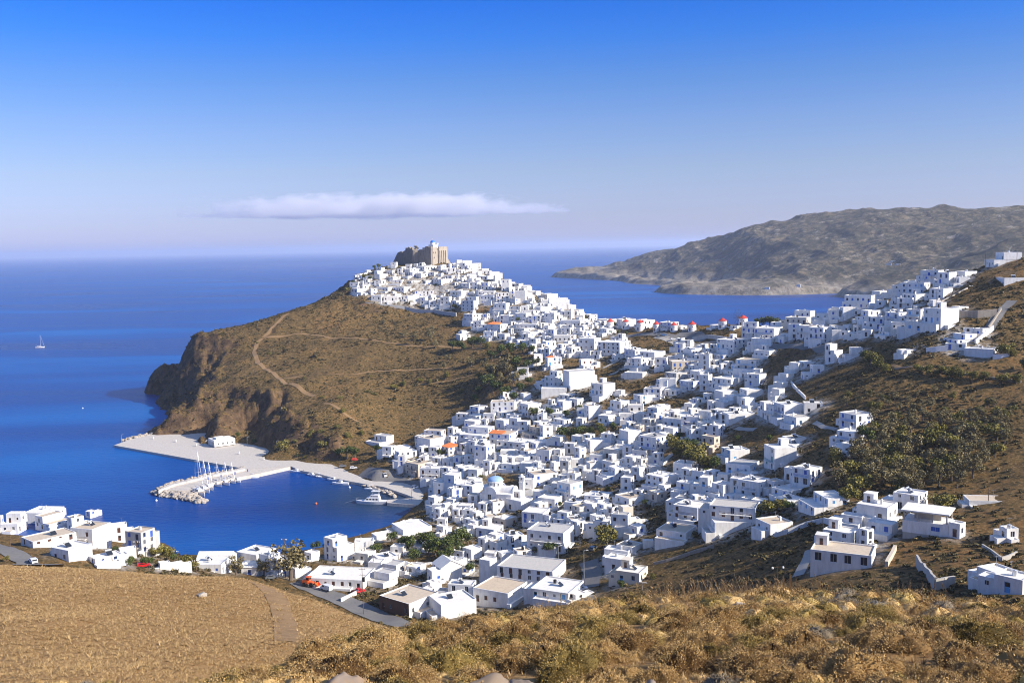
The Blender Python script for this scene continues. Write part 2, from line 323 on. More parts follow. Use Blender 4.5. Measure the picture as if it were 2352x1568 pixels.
def z_near(X, Y):
    d = np.hypot(X, Y)
    return TP(X, Y) + fbm(X / 5, Y / 5, 4, 5) * 0.20 * sstep(4, 14, d) + fbm(X / 0.9, Y / 0.9, 2, 8) * 0.08 - 0.34 * sstep(9, 16, d) + 0.2 * sstep(52, 75, d)
M['town_soil'] = land_material('dry_scrub_soil', 'town'); M['grass_soil'] = land_material('straw_grass_soil', 'grass'); M['far_soil'] = land_material('far_hill_scrub', 'far')
near = polar_land('foreground_hill', R(-34), R(34), 560, np.geomspace(2.6, 172, 420), z_near, M['grass_soil'])
land = polar_land('ground', R(-36), R(46), 820, np.geomspace(165, 1520, 470), z_land, M['town_soil'])
# far hills beyond the bay
FP = []
for u, v in ((1292, 632), (1350, 641), (1420, 645), (1500, 654), (1548, 657), (1500, 671), (1545, 675), (1640, 677), (1720, 678), (1800, 677), (1880, 675), (1950, 674)): FP.append(at_z(u, v, 0.0))
for u, v in ((1250, 640), (1330, 655), (1430, 660), (1480, 664), (1470, 676), (1560, 690), (1700, 692), (1900, 690), (1250, 620)):
    p = at_z(u, v, 0.0); p.z = -25; FP.append(p)
for u, v, d in ((1320, 618, 4050), (1350, 609, 4050), (1400, 598, 4000), (1450, 586, 3950), (1568, 560, 3700), (1711, 534, 3500), (1835, 514, 3350), (1985, 496, 3200), (2068, 489, 3150), (2201, 492, 3150), (2352, 491, 3000), (2600, 480, 2900),
                (1600, 640, 2800), (1560, 655, 2650), (1700, 605, 3000), (1800, 605, 2850), (1900, 620, 2600), (2000, 565, 2900), (2100, 620, 2450), (2200, 585, 2600), (2352, 565, 2450), (1800, 655, 2450), (2000, 650, 2350), (1650, 580, 3300), (1750, 560, 3250), (2300, 640, 2200)):
    FP.append(at_d(u, v, d))
for u, d, z in ((1300, 4600, 0), (1450, 4600, 60), (1700, 4400, 110), (2068, 4200, 140), (2400, 4200, 150), (1300, 5200, -25), (1700, 5400, 20), (2400, 5400, 60), (2600, 2400, 130), (2200, 1900, 0), (2500, 1800, 10), (1200, 4300, -25)): FP.append(dirpt(u, d, z))
TF = TPS(FP)
def z_far(X, Y):
    z = TF(X, Y); a = sstep(2, 40, z)
    z = z + a * (ridged(X / 500 + 3, Y / 500 + X / 1400, 5, 31) * 52 - 34) + sstep(0, 8, z) * ridged(X / 120, Y / 120, 4, 37) * 8 + sstep(-1, 5, z) * (9 + 7 * fbm(X / 90, Y / 90, 3, 41))
    return np.maximum(z, -25)
polar_land('far_hills', R(1), R(40), 620, np.geomspace(1750, 5600, 330), z_far, M['far_soil'])

# ------------------------------------------------------------------ sea
def sea_material():
    m, nt, b = mat('sea_water'); g = N(nt, 'ShaderNodeNewGeometry')
    mp = N(nt, 'ShaderNodeMapping'); mp.inputs['Scale'].default_value = (0.0011, 0.0052, 1); mp.inputs['Rotation'].default_value = (0, 0, 0.12); L(nt, g, 'Position', mp, 0)
    st = N(nt, 'ShaderNodeTexNoise', Scale=1.0, Detail=6.0, Roughness=0.55, Distortion=0.6); L(nt, mp, 0, st, 0)
    c = ramp(nt, [(0.34, (0.0, 0.028, 0.165)), (0.5, (0.0, 0.052, 0.25)), (0.64, (0.006, 0.105, 0.36))], st)
    # the shallow green-brown bottom near the beach shows through
    p = at_z(905, 1140); vd = N(nt, 'ShaderNodeVectorMath', operation='DISTANCE'); L(nt, g, 'Position', vd, 0); vd.inputs[1].default_value = p
    mr = N(nt, 'ShaderNodeMapRange', interpolation_type='SMOOTHSTEP'); L(nt, vd, 'Value', mr, 0); mr.inputs[1].default_value = 8; mr.inputs[2].default_value = 75; mr.inputs[3].default_value = 0.85; mr.inputs[4].default_value = 0.0
    mx = N(nt, 'ShaderNodeMix', data_type='RGBA'); L(nt, mr, 0, mx, 0); L(nt, c, 0, mx, 6); mx.inputs[7].default_value = (0.022, 0.045, 0.065, 1); L(nt, mx, 2, b, 'Base Color')
    rr = ramp(nt, [(0.35, (0.27,) * 3), (0.66, (0.36,) * 3)], st); L(nt, rr, 0, b, 'Roughness')
    b.inputs['IOR'].default_value = 1.333; b.inputs['Specular IOR Level'].default_value = 0.2
    w1 = N(nt, 'ShaderNodeTexNoise', Scale=0.28, Detail=5.0, Roughness=0.6); mp2 = N(nt, 'ShaderNodeMapping'); mp2.inputs['Scale'].default_value = (0.6, 1.5, 1); L(nt, g, 'Position', mp2, 0); L(nt, mp2, 0, w1, 0)
    bp = N(nt, 'ShaderNodeBump', Strength=0.75, Distance=0.9); L(nt, w1, 0, bp, 'Height'); L(nt, bp, 0, b, 'Normal')
    return m
M['sea'] = sea_material()
sd = np.concatenate([[5.0], np.geomspace(100, 70000, 60)]); sa = np.linspace(0, 2 * math.pi, 97)
D_, A_ = np.meshgrid(sd, sa, indexing='ij'); sv = np.stack([(D_ * np.sin(A_)).ravel(), (D_ * np.cos(A_)).ravel(), np.zeros(D_.size)], 1)
put(bpy.data.objects.new('sea', np_mesh('sea', sv, grid_faces(len(sd), 97)[:, ::-1], [M['sea']], True)), kind='structure')

# ------------------------------------------------------------------ sky, sun, air, cloud
wd = bpy.data.worlds.new('World'); SC.world = wd; wd.use_nodes = True; nt = wd.node_tree; bg = nt.nodes['Background']
sk = N(nt, 'ShaderNodeTexSky', sky_type='NISHITA'); sk.sun_disc = False; sk.sun_elevation = SUN_EL; sk.sun_rotation = SUN_AZ; sk.altitude = 120; sk.air_density = 1.0; sk.dust_density = 0.6; sk.ozone_density = 3.0
tc = N(nt, 'ShaderNodeTexCoord'); sx = N(nt, 'ShaderNodeSeparateXYZ'); L(nt, tc, 'Generated', sx, 0)
rp = ramp(nt, [(0.0, (.51, .51, .87)), (.0127, (.50, .505, .87)), (.03, (.47, .472, .78)), (.074, (.47, .47, .66)), (.117, (.39, .445, .68)), (.16, (.255, .40, .70)), (.20, (.115, .35, .81)), (.24, (.053, .295, .85)), (.36, (.30, .46, .86)), (.55, (.70, .74, .92)), (.8, (.98, .97, 1.05))], sx, 2)
ml = N(nt, 'ShaderNodeMix', data_type='RGBA', blend_type='MULTIPLY'); ml.inputs[0].default_value = 1.0; L(nt, sk, 0, ml, 6); L(nt, rp, 0, ml, 7); L(nt, ml, 2, bg, 0)
bg.inputs[1].default_value = 0.12
sl = bpy.data.lights.new('sun', 'SUN'); sl.energy = 4.2; sl.angle = R(0.53); sl.color = (1.0, 0.915, 0.78); so = bpy.data.objects.new('sun', sl); COL.objects.link(so)
so.rotation_euler = (-SUND).to_track_quat('-Z', 'Y').to_euler(); so.location = (300, -100, 400)
SC.view_settings.view_transform = 'Standard'; SC.view_settings.look = 'None'; SC.view_settings.gamma = 1.0; SC.view_settings.exposure = 0.9
HAZE = 5.6e-5
def haze():
    mb = MB(); mb.box(-45000, 45000, -400, 62000, -26.5, 262); m = bpy.data.materials.new('haze_air'); m.use_nodes = True; nt = m.node_tree; nt.nodes.remove(nt.nodes['Principled BSDF'])
    v = N(nt, 'ShaderNodeVolumePrincipled', Density=HAZE, Anisotropy=0.2); v.inputs['Color'].default_value = (0.76, 0.84, 1.0, 1); L(nt, v, 0, nt.nodes['Material Output'], 'Volume')
    mb.obj('haze', m, kind='stuff')
haze()
def cloud():
    d = 11000; c = at_d(860, 474, d); k = d / F_; w, h, dp = 880 * k, 66 * k, 1100
    mb = MB(); mb.box(-w / 2, w / 2, -dp / 2, dp / 2, -h / 2, h / 2); m = bpy.data.materials.new('cloud_vapour'); m.use_nodes = True; nt = m.node_tree; nt.nodes.remove(nt.nodes['Principled BSDF'])
    t = N(nt, 'ShaderNodeTexCoord'); mp = N(nt, 'ShaderNodeMapping'); mp.inputs['Scale'].default_value = (1 / (w / 2), 1 / (dp / 2), 1 / (h / 2)); L(nt, t, 'Object', mp, 0)
    sx = N(nt, 'ShaderNodeSeparateXYZ'); L(nt, mp, 0, sx, 0)
    n = N(nt, 'ShaderNodeTexNoise', Scale=0.0055, Detail=5.0, Roughness=0.62); mq = N(nt, 'ShaderNodeMapping'); mq.inputs['Scale'].default_value = (0.55, 0.8, 1.5); L(nt, t, 'Object', mq, 0); L(nt, mq, 0, n, 0)
    def ma(op, a, b=None, c2=None):
        q = N(nt, 'ShaderNodeMath', operation=op)
        for i, s in enumerate((a, b, c2)):
            if s is None: continue
            if isinstance(s, (int, float)): q.inputs[i].default_value = s
            else: nt.links.new(s if isinstance(s, bpy.types.NodeSocket) else s.outputs[0], q.inputs[i])
        return q
    x2 = ma('POWER', ma('ABSOLUTE', sx.outputs[0]), 2.4); y2 = ma('POWER', ma('ABSOLUTE', sx.outputs[1]), 2.0)
    zz = ma('ADD', sx.outputs[2], 0.55); zp = ma('MULTIPLY', ma('MAXIMUM', zz, 0.0), 0.62); zn = ma('MULTIPLY', ma('MINIMUM', zz, 0.0), -3.0); z2 = ma('ADD', ma('POWER', zp, 2.0), zn)
    r2 = ma('ADD', ma('ADD', x2, y2), z2); fall = ma('SUBTRACT', 0.80, r2)
    den = ma('ADD', fall, ma('MULTIPLY', ma('SUBTRACT', n, 0.5), 3.3)); den = ma('MULTIPLY', ma('MAXIMUM', den, 0.0), 0.011); den = ma('MINIMUM', den, 0.009)
    v = N(nt, 'ShaderNodeVolumePrincipled', Anisotropy=0.3); v.inputs['Color'].default_value = (1.0, 0.99, 0.985, 1); L(nt, den, 0, v, 'Density'); L(nt, v, 0, nt.nodes['Material Output'], 'Volume')
    o = mb.obj('cloud', m, label='flat pale cloud bank low over the sea behind the castle hill', cat='cloud'); o.location = c; o.rotation_euler = (0, 0, -math.atan2(c.x, c.y)); o['kind'] = 'structure'
cloud()
SC.cycles.max_bounces = 6; SC.cycles.diffuse_bounces = 3; SC.cycles.glossy_bounces = 2; SC.cycles.transmission_bounces = 2; SC.cycles.volume_bounces = 5; SC.cycles.transparent_max_bounces = 4
SC.cycles.volume_step_rate = 1.0; SC.cycles.volume_max_steps = 128
SC.cycles.use_denoising = True; SC.cycles.filter_width = 1.05; SC.cycles.denoising_prefilter = 'ACCURATE'
# ------------------------------------------------------------------ houses, read off the photograph tile by tile
# a tile is (u0, v0, scale); a house is: left edge, front corner, right edge, roof edge and foot of the front corner, flags
# flags: o orange roof, r red tiled patch, b beige, y grey, s stone, t tan roof, k grey roof, n blank right wall, N blank walls, p balcony, B blue, S sky blue, G green, W brown, a arches, h roof hut
HT = {
(753, 588, .125): """515 600 700 325 400;680 720 790 260 330;855 955 1070 275 440 N;1080 1190 1260 260 350;1400 1560 1780 240 400 B;1640 1780 1990 190 320;1080 1200 1340 380 480;1340 1470 1560 370 450;
1560 1720 1920 320 450;940 1000 1110 445 560 B;1110 1340 1400 440 560 B;1390 1540 1790 460 560;1780 1800 1910 450 540;1910 2090 2330 430 610 S;420 610 830 600 740;830 1060 1210 580 720 n;800 980 1040 720 880 p;
1030 1290 1300 740 890 a;1290 1450 1500 740 905 W;1460 1470 1690 730 900 n;1690 1870 1930 760 930 B;1200 1400 1560 570 720 B;1580 1700 1880 570 680;1600 1940 1960 640 750 Bp;1860 2060 2070 820 950;1940 2140 2330 630 760;2060 2230 2280 750 960;
2000 2080 2180 180 300;2180 2350 2360 220 330 b;2090 2160 2300 250 340 G;400 560 640 480 560;2340 2460 2600 640 800;2260 2440 2560 820 960;2150 2280 2350 360 480 t""",
(1047, 588, .125): """10 20 115 45 130 n;115 125 300 85 200 n;0 170 250 130 250;300 310 465 130 240;465 480 610 180 260;420 640 650 200 320;640 650 805 250 350 n;200 210 420 260 400 n;440 700 820 370 480;820 970 1020 310 430;980 1000 1090 345 430;
1100 1110 1230 410 500 n;1030 1160 1240 450 560 k;1230 1240 1380 455 560;1380 1390 1460 490 560 n;1190 1320 1400 480 590;1460 1470 1560 535 640 n;840 990 1000 430 640;700 720 830 350 500 n;460 660 720 480 620 bS;240 400 440 480 620 o;60 250 400 500 640;
400 700 740 640 720 G;450 700 760 720 880 B;740 980 985 680 850 bW;1000 1080 1090 650 760;1090 1280 1300 640 860 N;980 1090 1300 790 900 B;1330 1550 1570 640 780 n;1570 1840 1850 600 700;1560 1680 1880 690 850 n;1880 1890 2090 750 870 n;2090 2100 2210 830 930 n;
1700 1720 2090 780 940 n;2100 2260 2350 930 1030;100 330 450 760 1010;0 60 230 740 840 y;140 310 500 1070 1270 Wh;320 620 680 1190 1330;690 920 990 870 1040;980 1180 1220 930 1040 B;1200 1450 1460 910 1070 y;1350 1470 1720 880 930 k;1450 1640 1900 940 1090;
800 980 1060 1090 1230 oB;1080 1290 1390 1050 1220 SB;1330 1560 1620 1100 1220 bW;1620 1810 1920 1050 1220 W;1930 2120 2180 1010 1160;2190 2340 2360 1090 1170;1910 2290 2360 1190 1300 B;570 820 1060 1260 1400 oS;70 110 200 1370 1450;0 80 270 1450 1560;
430 660 760 1400 1560 S;750 900 990 1430 1540 k;960 1020 1060 1330 1450;1050 1260 1580 1330 1420;1100 1480 1590 1250 1340;1180 1370 1590 1400 1500 G;1200 1400 1480 1430 1560 B;1470 1600 1700 1480 1600;1700 1800 1930 1350 1500;1800 2110 2130 1460 1570;1930 2100 2130 1320 1460""",
(1341, 637, .125): """0 110 250 670 800;240 430 600 690 800 a;180 200 420 610 680;600 700 960 775 940 n;960 1100 1310 790 960;1390 1600 1740 830 975 B;0 40 210 990 1090;210 340 550 950 1100 G;-100 190 320 1130 1330 W;250 660 860 1200 1420 W;740 940 1170 1320 1480 B;
1030 1300 1500 1380 1560 n;1770 1980 2170 1330 1520 W;2140 2250 2360 1400 1560 B;1720 1780 1900 890 975""",
(1635, 637, .125): """550 810 860 830 1100 B;780 1140 1300 940 1150 Bp;1000 1290 1410 840 980;730 1090 1160 1130 1270 N;1410 1610 1640 860 1120 Ba;1610 1870 2050 900 1130 p;1780 2050 2250 930 1230 B;1415 1730 1890 620 830 n;1360 1740 1850 740 860;1640 1740 1900 540 620;
1900 2140 2200 670 790;1850 2080 2120 800 900 N;2130 2200 2360 470 600;2200 2340 2360 430 550 B;2140 2330 2360 600 820 B;90 400 700 1160 1400 h;780 1050 1240 1350 1490;0 140 520 1430 1520;2200 2210 2360 970 1200 N;-40 60 250 880 960;340 470 560 890 960""",
(1929, 563.5, .125): """1500 1810 1900 380 590 Bp;1420 1650 1800 470 640;1810 2000 2130 500 800 B;2000 2090 2360 590 800 n;1210 1560 1640 590 700;1150 1550 1650 690 900 S;880 1100 1160 650 760 N;600 840 1100 750 910 N;340 560 620 850 930;60 540 640 930 1170 B;0 100 150 1030 1130;
970 1130 1150 720 900;1160 1390 1640 900 1100 nB;1060 1330 1360 970 1150 p;910 1050 1080 1090 1200;1660 1900 2060 800 1000 n;1640 1710 1850 1010 1150;0 90 380 1150 1400 n;390 600 830 1210 1500;520 780 850 1330 1540;840 1080 1260 1240 1450;950 1230 1240 1420 1560 S;
1240 1480 1560 1180 1430 Sp;1090 1250 1300 1300 1420;1550 1850 2160 1170 1560 Snh;1220 1530 1550 1420 1570 S;2050 2190 2350 1130 1220;720 900 1250 1510 1690 n;2130 2300 2500 480 640;2690 2830 3290 140 400 nG;2880 3020 3420 600 760 B""",
(2058, 686, .125): """880 1130 1450 660 860 B;1440 1590 1690 550 690;1290 1780 1860 930 1080 N;930 1280 1300 830 940 B;1250 1420 1430 540 640 y;20 200 360 950 1050""",
(1047, 784, .125): """1590 1700 1900 10 170;1420 1440 1600 240 430 S;1350 1370 1480 360 480 N;1120 1330 1340 490 660;1640 1690 1950 300 520 rS;1630 1800 1960 560 840;1970 2090 2560 560 890 N;1460 1490 1640 740 870;1570 2040 2050 860 930 N;810 900 1180 940 1110;1080 1160 1390 970 1170;
640 1080 1100 1110 1280 B;1170 1330 1580 1160 1400 W;950 970 1050 1190 1280;250 420 600 1210 1360;0 200 260 1330 1500 B;500 700 740 1330 1450;720 850 1040 1310 1400;860 1090 1230 1370 1520 S;720 880 1000 1450 1590 oB;150 350 500 1470 1600 S;
1890 2070 2200 990 1080;1850 1970 2140 1110 1300 B;2080 2230 2352 1060 1200;1770 1970 2150 1340 1450;1700 1900 2120 1460 1620 W;2220 2350 2360 1210 1350 B;2040 2130 2290 110 290""",
(1341, 784, .125): """-90 -5 245 350 540 W;130 350 580 790 1090 nh;580 690 760 900 1010 N;860 1050 1240 320 570 p;740 1080 1160 580 680 N;760 940 1160 160 350 B;1040 1300 1500 210 370 n;1310 1520 1540 300 510 G;1530 1600 1730 280 350 N;1560 1620 2020 370 560 b;1490 1700 1900 590 760;1390 1690 1700 690 870 N;
1220 1430 1640 730 960 nB;1100 1410 1450 870 1060 B;1480 1690 1840 900 1010 S;910 1040 1300 1000 1180 S;1770 1980 2170 140 340 W;1990 2140 2230 250 420;2140 2300 2360 240 520;1950 2130 2360 560 700 a;2130 2290 2360 620 900 p;1760 1940 2160 740 920 B;480 680 840 1110 1360;
820 1090 1100 1170 1300 B;0 90 310 1190 1450 nB;260 450 580 1370 1520 p;670 900 910 1330 1480 Bp;900 920 1160 1320 1470 N;1160 1480 1600 1230 1420 S;1330 1420 1590 1180 1330 S;1490 1780 2060 1370 1530 n;1790 2100 2130 1390 1568 Bp;2110 2350 2370 1280 1450 N;1840 1990 2100 1150 1290;
1990 2090 2200 1050 1160;2190 2290 2360 960 1100;1450 1800 1960 1430 1600""",
(1635, 784, .125): """440 810 960 350 540 S;220 440 830 470 660 S;500 640 780 580 680;660 870 1000 610 820 B;0 350 600 700 890 a;510 640 940 900 1110 n;530 670 860 1060 1310 n;200 310 780 1340 1560 N;880 1000 1220 1130 1420;1000 1130 1370 1180 1480 p;1140 1330 1680 1170 1480 nBp;1670 1700 2030 1130 1340 W;
1330 1550 1870 1400 1568 Sp;1220 1370 1510 600 760 N;1130 1290 1400 760 900 N;1100 1240 1340 880 1070 N;1635 1690 2050 450 710 B;1420 1590 1710 400 560 N;1600 1700 2090 380 500;2080 2250 2400 60 390 n;2400 2440 2750 120 380 n;50 200 470 930 1150 N;120 300 510 1010 1180 N;0 220 330 1270 1350""",
(753, 980, .125): """690 945 1220 205 390 k;1650 2000 2170 110 260;1650 1880 2170 230 440 N;2200 2300 2400 20 220;1000 1170 1250 370 560 Bp;1240 1320 1650 470 650;1170 1260 1540 390 500;1290 1420 1440 530 800 B;1430 1665 1930 690 930 bW;1690 2060 2140 770 990 pW;2090 2220 2400 380 540 oB;2140 2450 2600 900 1190 S""",
(1047, 980, .125): """60 480 720 60 270 B;610 980 1150 140 340 oBp;750 960 1000 260 370;1210 1360 1610 30 240 bB;950 1310 1510 300 420 W;1310 1470 1790 310 420 n;330 560 730 360 690 B;690 800 820 480 640;820 1120 1130 440 580;1110 1330 1480 450 620 B;1480 1720 1830 430 630 B;1340 1540 1720 540 650 B;
1900 2120 2140 560 720 yk;2120 2130 2340 600 760;830 1110 1290 700 820;1310 1440 1890 880 1130 B;1180 1420 1440 970 1250;100 240 440 760 860;0 310 510 1090 1290 n;920 1200 1460 1370 1560 n;1500 1820 1980 1330 1510 B;1860 2110 2340 1050 1350 Sp;1990 2240 2352 1400 1568 p;2240 2352 2400 720 980;2060 2240 2250 800 860 N""",
(1341, 980, .125): """650 820 1060 90 340 N;1020 1330 1560 200 530 Bp;10 120 560 260 460 n;350 640 820 430 600;100 340 370 520 660;280 430 740 780 1030 S;330 510 720 650 800 h;740 900 1050 560 800 BW;880 1140 1200 440 600 B;490 560 650 150 250;1470 1640 1760 30 190;1640 1980 2090 690 880 B;1870 1970 2200 50 290;2060 2300 2500 210 480;
1140 1450 1730 930 1170 nW;1370 1480 1600 1080 1250 B;1600 1870 2040 1060 1290 B;930 1050 1140 1160 1290;0 380 520 1290 1400;0 160 280 1420 1620 B;2120 2400 2500 950 1290 S;1640 2090 2310 1490 1770 pWG;570 830 1160 1320 1480 t""",
(1635, 980, .125): """170 340 690 440 660 S;260 700 870 710 890 p;420 640 940 880 1030;480 860 1060 1020 1340 pW;960 1150 1545 400 800 Gpn;1290 1470 1730 220 380 n;1240 1470 1720 330 440 N;1330 1470 1560 760 990;1480 1800 2020 790 1080 Bpa;1100 1420 1730 1190 1340;1150 1440 1720 1370 1500;0 210 400 1070 1330 p;1590 1880 2500 1340 1640 S;-40 800 880 1500 1760 p""",
(0, 0, 1): """1735.6 1769.5 1820 1204 1230 t;1630 1642 1732 1200 1237;1891.5 1954.7 1973 1225 1264 h;1973 1991 2006 1217 1262;1866 2001.6 2010.7 1276 1301 a;1993.7 2048.4 2062 1205.5 1232 n;1970 2038 2060 1166 1200 h;1932.5 1979.4 1988.5 1187 1210 n;2053.6 2108 2129 1138 1176 a;2180 2204 2216 1203 1236;
2296 2312 2336 1214 1243;2246 2290 2330 1316 1352 B;2288 2348 2372 1332 1370 S;2212 2226 2312 1150 1166 N;1928 1966 2003 953 985 p;1923 1962 1985 993 1028 Bp;1933 1958 1972 1020 1045 B;971 986 998 1352 1370;1139.5 1269.5 1302 1312 1344 nWF;1100.8 1125.8 1143 1287 1337 NF;1209.5 1294.5 1319.5 1223.5 1268.5 pWk""",
(0, 1151.5, .125): """50 330 480 290 600 W;0 40 60 300 590 b;480 900 1180 250 410;680 910 1270 340 570 W;1250 1330 1540 340 580;1340 1710 2040 510 870 pWt;2040 2050 2330 440 740 W;1580 1660 1770 220 310;420 610 1360 790 860 tW;975 1270 1680 900 1140 n;1660 1760 2230 1060 1190 B""",
(196, 1151.5, .125): """770 1040 1290 570 990 yB;1350 1380 1560 1150 1260 N;1580 1600 1790 1150 1260 N;620 640 930 900 1010 N""",
(429, 1200.5, .125): """100 640 830 760 950 B;930 1290 1640 590 800 n;1340 1520 1720 600 950 N;1560 1700 1900 700 960 B;1900 2000 2200 850 1000 N""",
(753, 1176, .125): """-60 175 490 520 920 B;800 900 1230 440 540 N;1175 1390 1920 330 450 N;1400 1580 1710 190 290 S;500 840 850 520 770 N;1390 1680 1890 640 740;1150 1380 1460 640 790 t;810 950 1290 860 1020 W;-416 640 892 1248 1424 W;690 1020 1290 1180 1430 kN;1800 1880 2000 1290 1440 N""",
(1047, 1176, .125): """130 290 490 690 880 n;-60 130 250 720 880;150 350 620 170 290 n;370 700 880 320 470 B;690 910 1140 140 300 b;1210 1600 1740 20 260 B;890 980 1260 440 700 S;-280 -130 -30 500 600;0 100 300 330 460""",
(1341, 1176, .125): """0 260 280 220 380 ;500 810 860 50 390;1330 1870 2080 380 540;595 890 1080 640 800 N;1080 1090 1280 520 690 N;370 810 900 720 860 N;380 700 830 870 1100;580 1020 1180 1120 1330;-300 -150 50 1520 1650""",
(986, 1380, 1): """0 28 110 9 40 N;43 100 109 -37 -2 W;100 181 228 -18 14 tW;231 320 357 -18 5 ;-115 -46 24 6 37 qt""",
}
def parse():
    out = []
    for (u0, v0, s), txt in HT.items():
        for e in txt.replace('\n', '').split(';'):
            q = e.split()
            if len(q) < 5: continue
            a = [float(x) for x in q[:5]]
            out.append([u0 + a[0] * s, u0 + a[1] * s, u0 + a[2] * s, v0 + a[3] * s, v0 + a[4] * s, q[5] if len(q) > 5 else ''])
    return out
class Box: pass
def solve_box(xl, xc, xr, yt, yb, fl):
    """turn the two visible walls of a house in the photograph into a real box standing on the land"""
    b = Box(); b.px = (xl, xc, xr, yt, yb); b.fl = fl
    P = hit(xc, yb); k = pxm(P); b.k = k; b.P = P
    v = Vector((P.x, P.y, 0)).normalized(); r = Vector((v.y, -v.x, 0)); wl = max(xc - xl, .6) * k; wr = max(xr - xc, .6) * k
    ph = min(max(math.atan2(wr, wl), R(20)), R(68)); L1 = wl / math.cos(ph); L2 = wr / math.sin(ph)
    if L2 < .6 * L1: L2 = min(.6 * L1, 11.0); L2 = max(L2, wr * 1.05); ph = math.asin(min(.98, wr / L2)); L1 = wl / math.cos(ph)
    elif L1 < .6 * L2: L1 = min(.6 * L2, 9.0); L1 = max(L1, wl * 1.05); ph = math.acos(min(.98, wl / L1)); L2 = wr / math.sin(ph)
    b.L1, b.L2, b.H = max(L1, 2.0), max(L2, 2.0), max((yb - yt) * k * 1.02, 2.2)
    eR = r * math.sin(ph) + v * math.cos(ph); b.eR = eR; b.rz = math.atan2(eR.y, eR.x)
    eL = Vector((-eR.y, eR.x, 0)); b.eL = eL
    gs = [g1(*(P + eR * (i * b.L2) + eL * (j * b.L1)).xy) for i in (0, 1) for j in (0, 1)]
    b.F = min(9.0, max(1.5, P.z - min(gs) + 1.2)); b.up = max(gs) - P.z
    b.area = ((xr - xl) * (yb - yt)); b.c = ((xl + xr) / 2, (yt + yb) / 2)
    return b
def facade(mb, ax, Lw, H, F, ops, dep, m=0):
    """wall with real openings; ax=0: right wall on y=0 facing -y, ax=1: left wall on x=0 facing -x"""
    pt = (lambda a, z, e=0.0: (a, e, z)) if ax == 0 else (lambda a, z, e=0.0: (e, a, z))
    xs = sorted({0, Lw, *[o[0] for o in ops], *[o[1] for o in ops]}); zs = sorted({-F, H, *[o[2] for o in ops], *[o[3] for o in ops]})
    fl = ax == 1
    def q(*p): mb.face(p[::-1] if fl else p, m)
    for i in range(len(xs) - 1):
        for j in range(len(zs) - 1):
            a0, a1, z0, z1 = xs[i], xs[i + 1], zs[j], zs[j + 1]; cx, cz = (a0 + a1) / 2, (z0 + z1) / 2
            if any(o[0] < cx < o[1] and o[2] < cz < o[3] for o in ops): continue
            q(pt(a0, z0), pt(a1, z0), pt(a1, z1), pt(a0, z1))
    for a0, a1, z0, z1 in [o[:4] for o in ops]:
        q(pt(a0, z0), pt(a0, z1), pt(a0, z1, dep), pt(a0, z0, dep))
        q(pt(a1, z0), pt(a1, z0, dep), pt(a1, z1, dep), pt(a1, z1))
        q(pt(a0, z1), pt(a1, z1), pt(a1, z1, dep), pt(a0, z1, dep))
        q(pt(a0, z0), pt(a0, z0, dep), pt(a1, z0, dep), pt(a1, z0))
WM = {}
def window_mesh(kind, w, h, colour):
    """shared window: origin at the middle of its foot, in the xz plane, facing -y"""
    key = (kind, round(w, 2), round(h, 2), colour)
    if key in WM: return WM[key]
    mb = MB(); t = .06
    if kind == 'door':
        mb.box(-w / 2, w / 2, -.03, .03, 0, h, 2); mb.box(-w / 2 + .12, w / 2 - .12, -.05, -.03, h * .55, h - .15, 1)
        mb.box(w / 2 - .2, w / 2 - .12, -.10, -.03, h * .45, h * .5, 0)
    elif kind == 'shut':
        for s in (-1, 1):
            mb.box(min(s * .015, s * w / 2), max(s * .015, s * w / 2), -.05, .02, 0, h, 2)
            for i in range(5): mb.box(min(s * .09, s * (w / 2 - .07)), max(s * .09, s * (w / 2 - .07)), -.075, -.05, h * (.08 + .18 * i), h * (.18 + .18 * i), 2)
    else:
        mb.box(-w / 2 + t, w / 2 - t, .0, .03, t, h - t, 1)
        for a0, a1, z0, z1 in ((-w / 2, w / 2, 0, t), (-w / 2, w / 2, h - t, h), (-w / 2, -w / 2 + t, t, h - t), (w / 2 - t, w / 2, t, h - t), (-.03, .03, t, h - t)): mb.box(a0, a1, -.035, .035, z0, z1, 2)
    WM[key] = mb.mesh('window_panes' if kind != 'door' else 'door_leaf', [M['frame'], M['glass'], M[colour]]); return WM[key]
TRIM = {'B': 'blue', 'S': 'sky', 'G': 'green', 'W': 'brown'}
COLW = {'blue': 'blue', 'sky': 'azure', 'green': 'green', 'brown': 'brown', 'frame': 'dark'}
def openings(b, ax, Lw, H, r, blank, arches):
    """where windows and doors go: [a0, a1, z0, z1, kind]"""
    ops = []; ns = max(1, round(H / 3.15)); sh = H / ns if ns > 1 else H
    if blank: return ops
    for s in range(ns):
        z = s * (H - .5) / ns + .15; n = max(1, int((Lw - .7) / 2.9)); cell = Lw / n; door = r.randrange(n) if s == 0 else -1
        for i in range(n):
            if n > 1 and r.random() < (.13 if ax == 1 else .28) and i != door: continue
            cx = (i + .5) * cell + r.uniform(-.18, .18) * min(1, cell - 2); w = 1.15; zz = z + .9; h = 1.5; kd = 'win'
            if i == door and (ax == 1 or r.random() < .4): w, h, zz, kd = 1.15, 2.2, z - .1, 'door'
            elif s > 0 and r.random() < .3: w, h, zz, kd = 1.25, 2.15, z + .05, 'tall'
            elif r.random() < .2: w, h, zz = .85, .95, z + 1.2
            if arches and s == 0: w, h, zz, kd = 1.7, 2.2, z - .1, 'arch'
            if cell < w + .35: w = max(.5, cell - .4)
            if zz + h > H - .35: h = H - .35 - zz
            if h < .45: continue
            ops.append([max(.2, cx - w / 2), min(Lw - .2, cx + w / 2), zz, zz + h, kd])
    return [o for o in ops if o[1] - o[0] > .35]
HOUSES = []
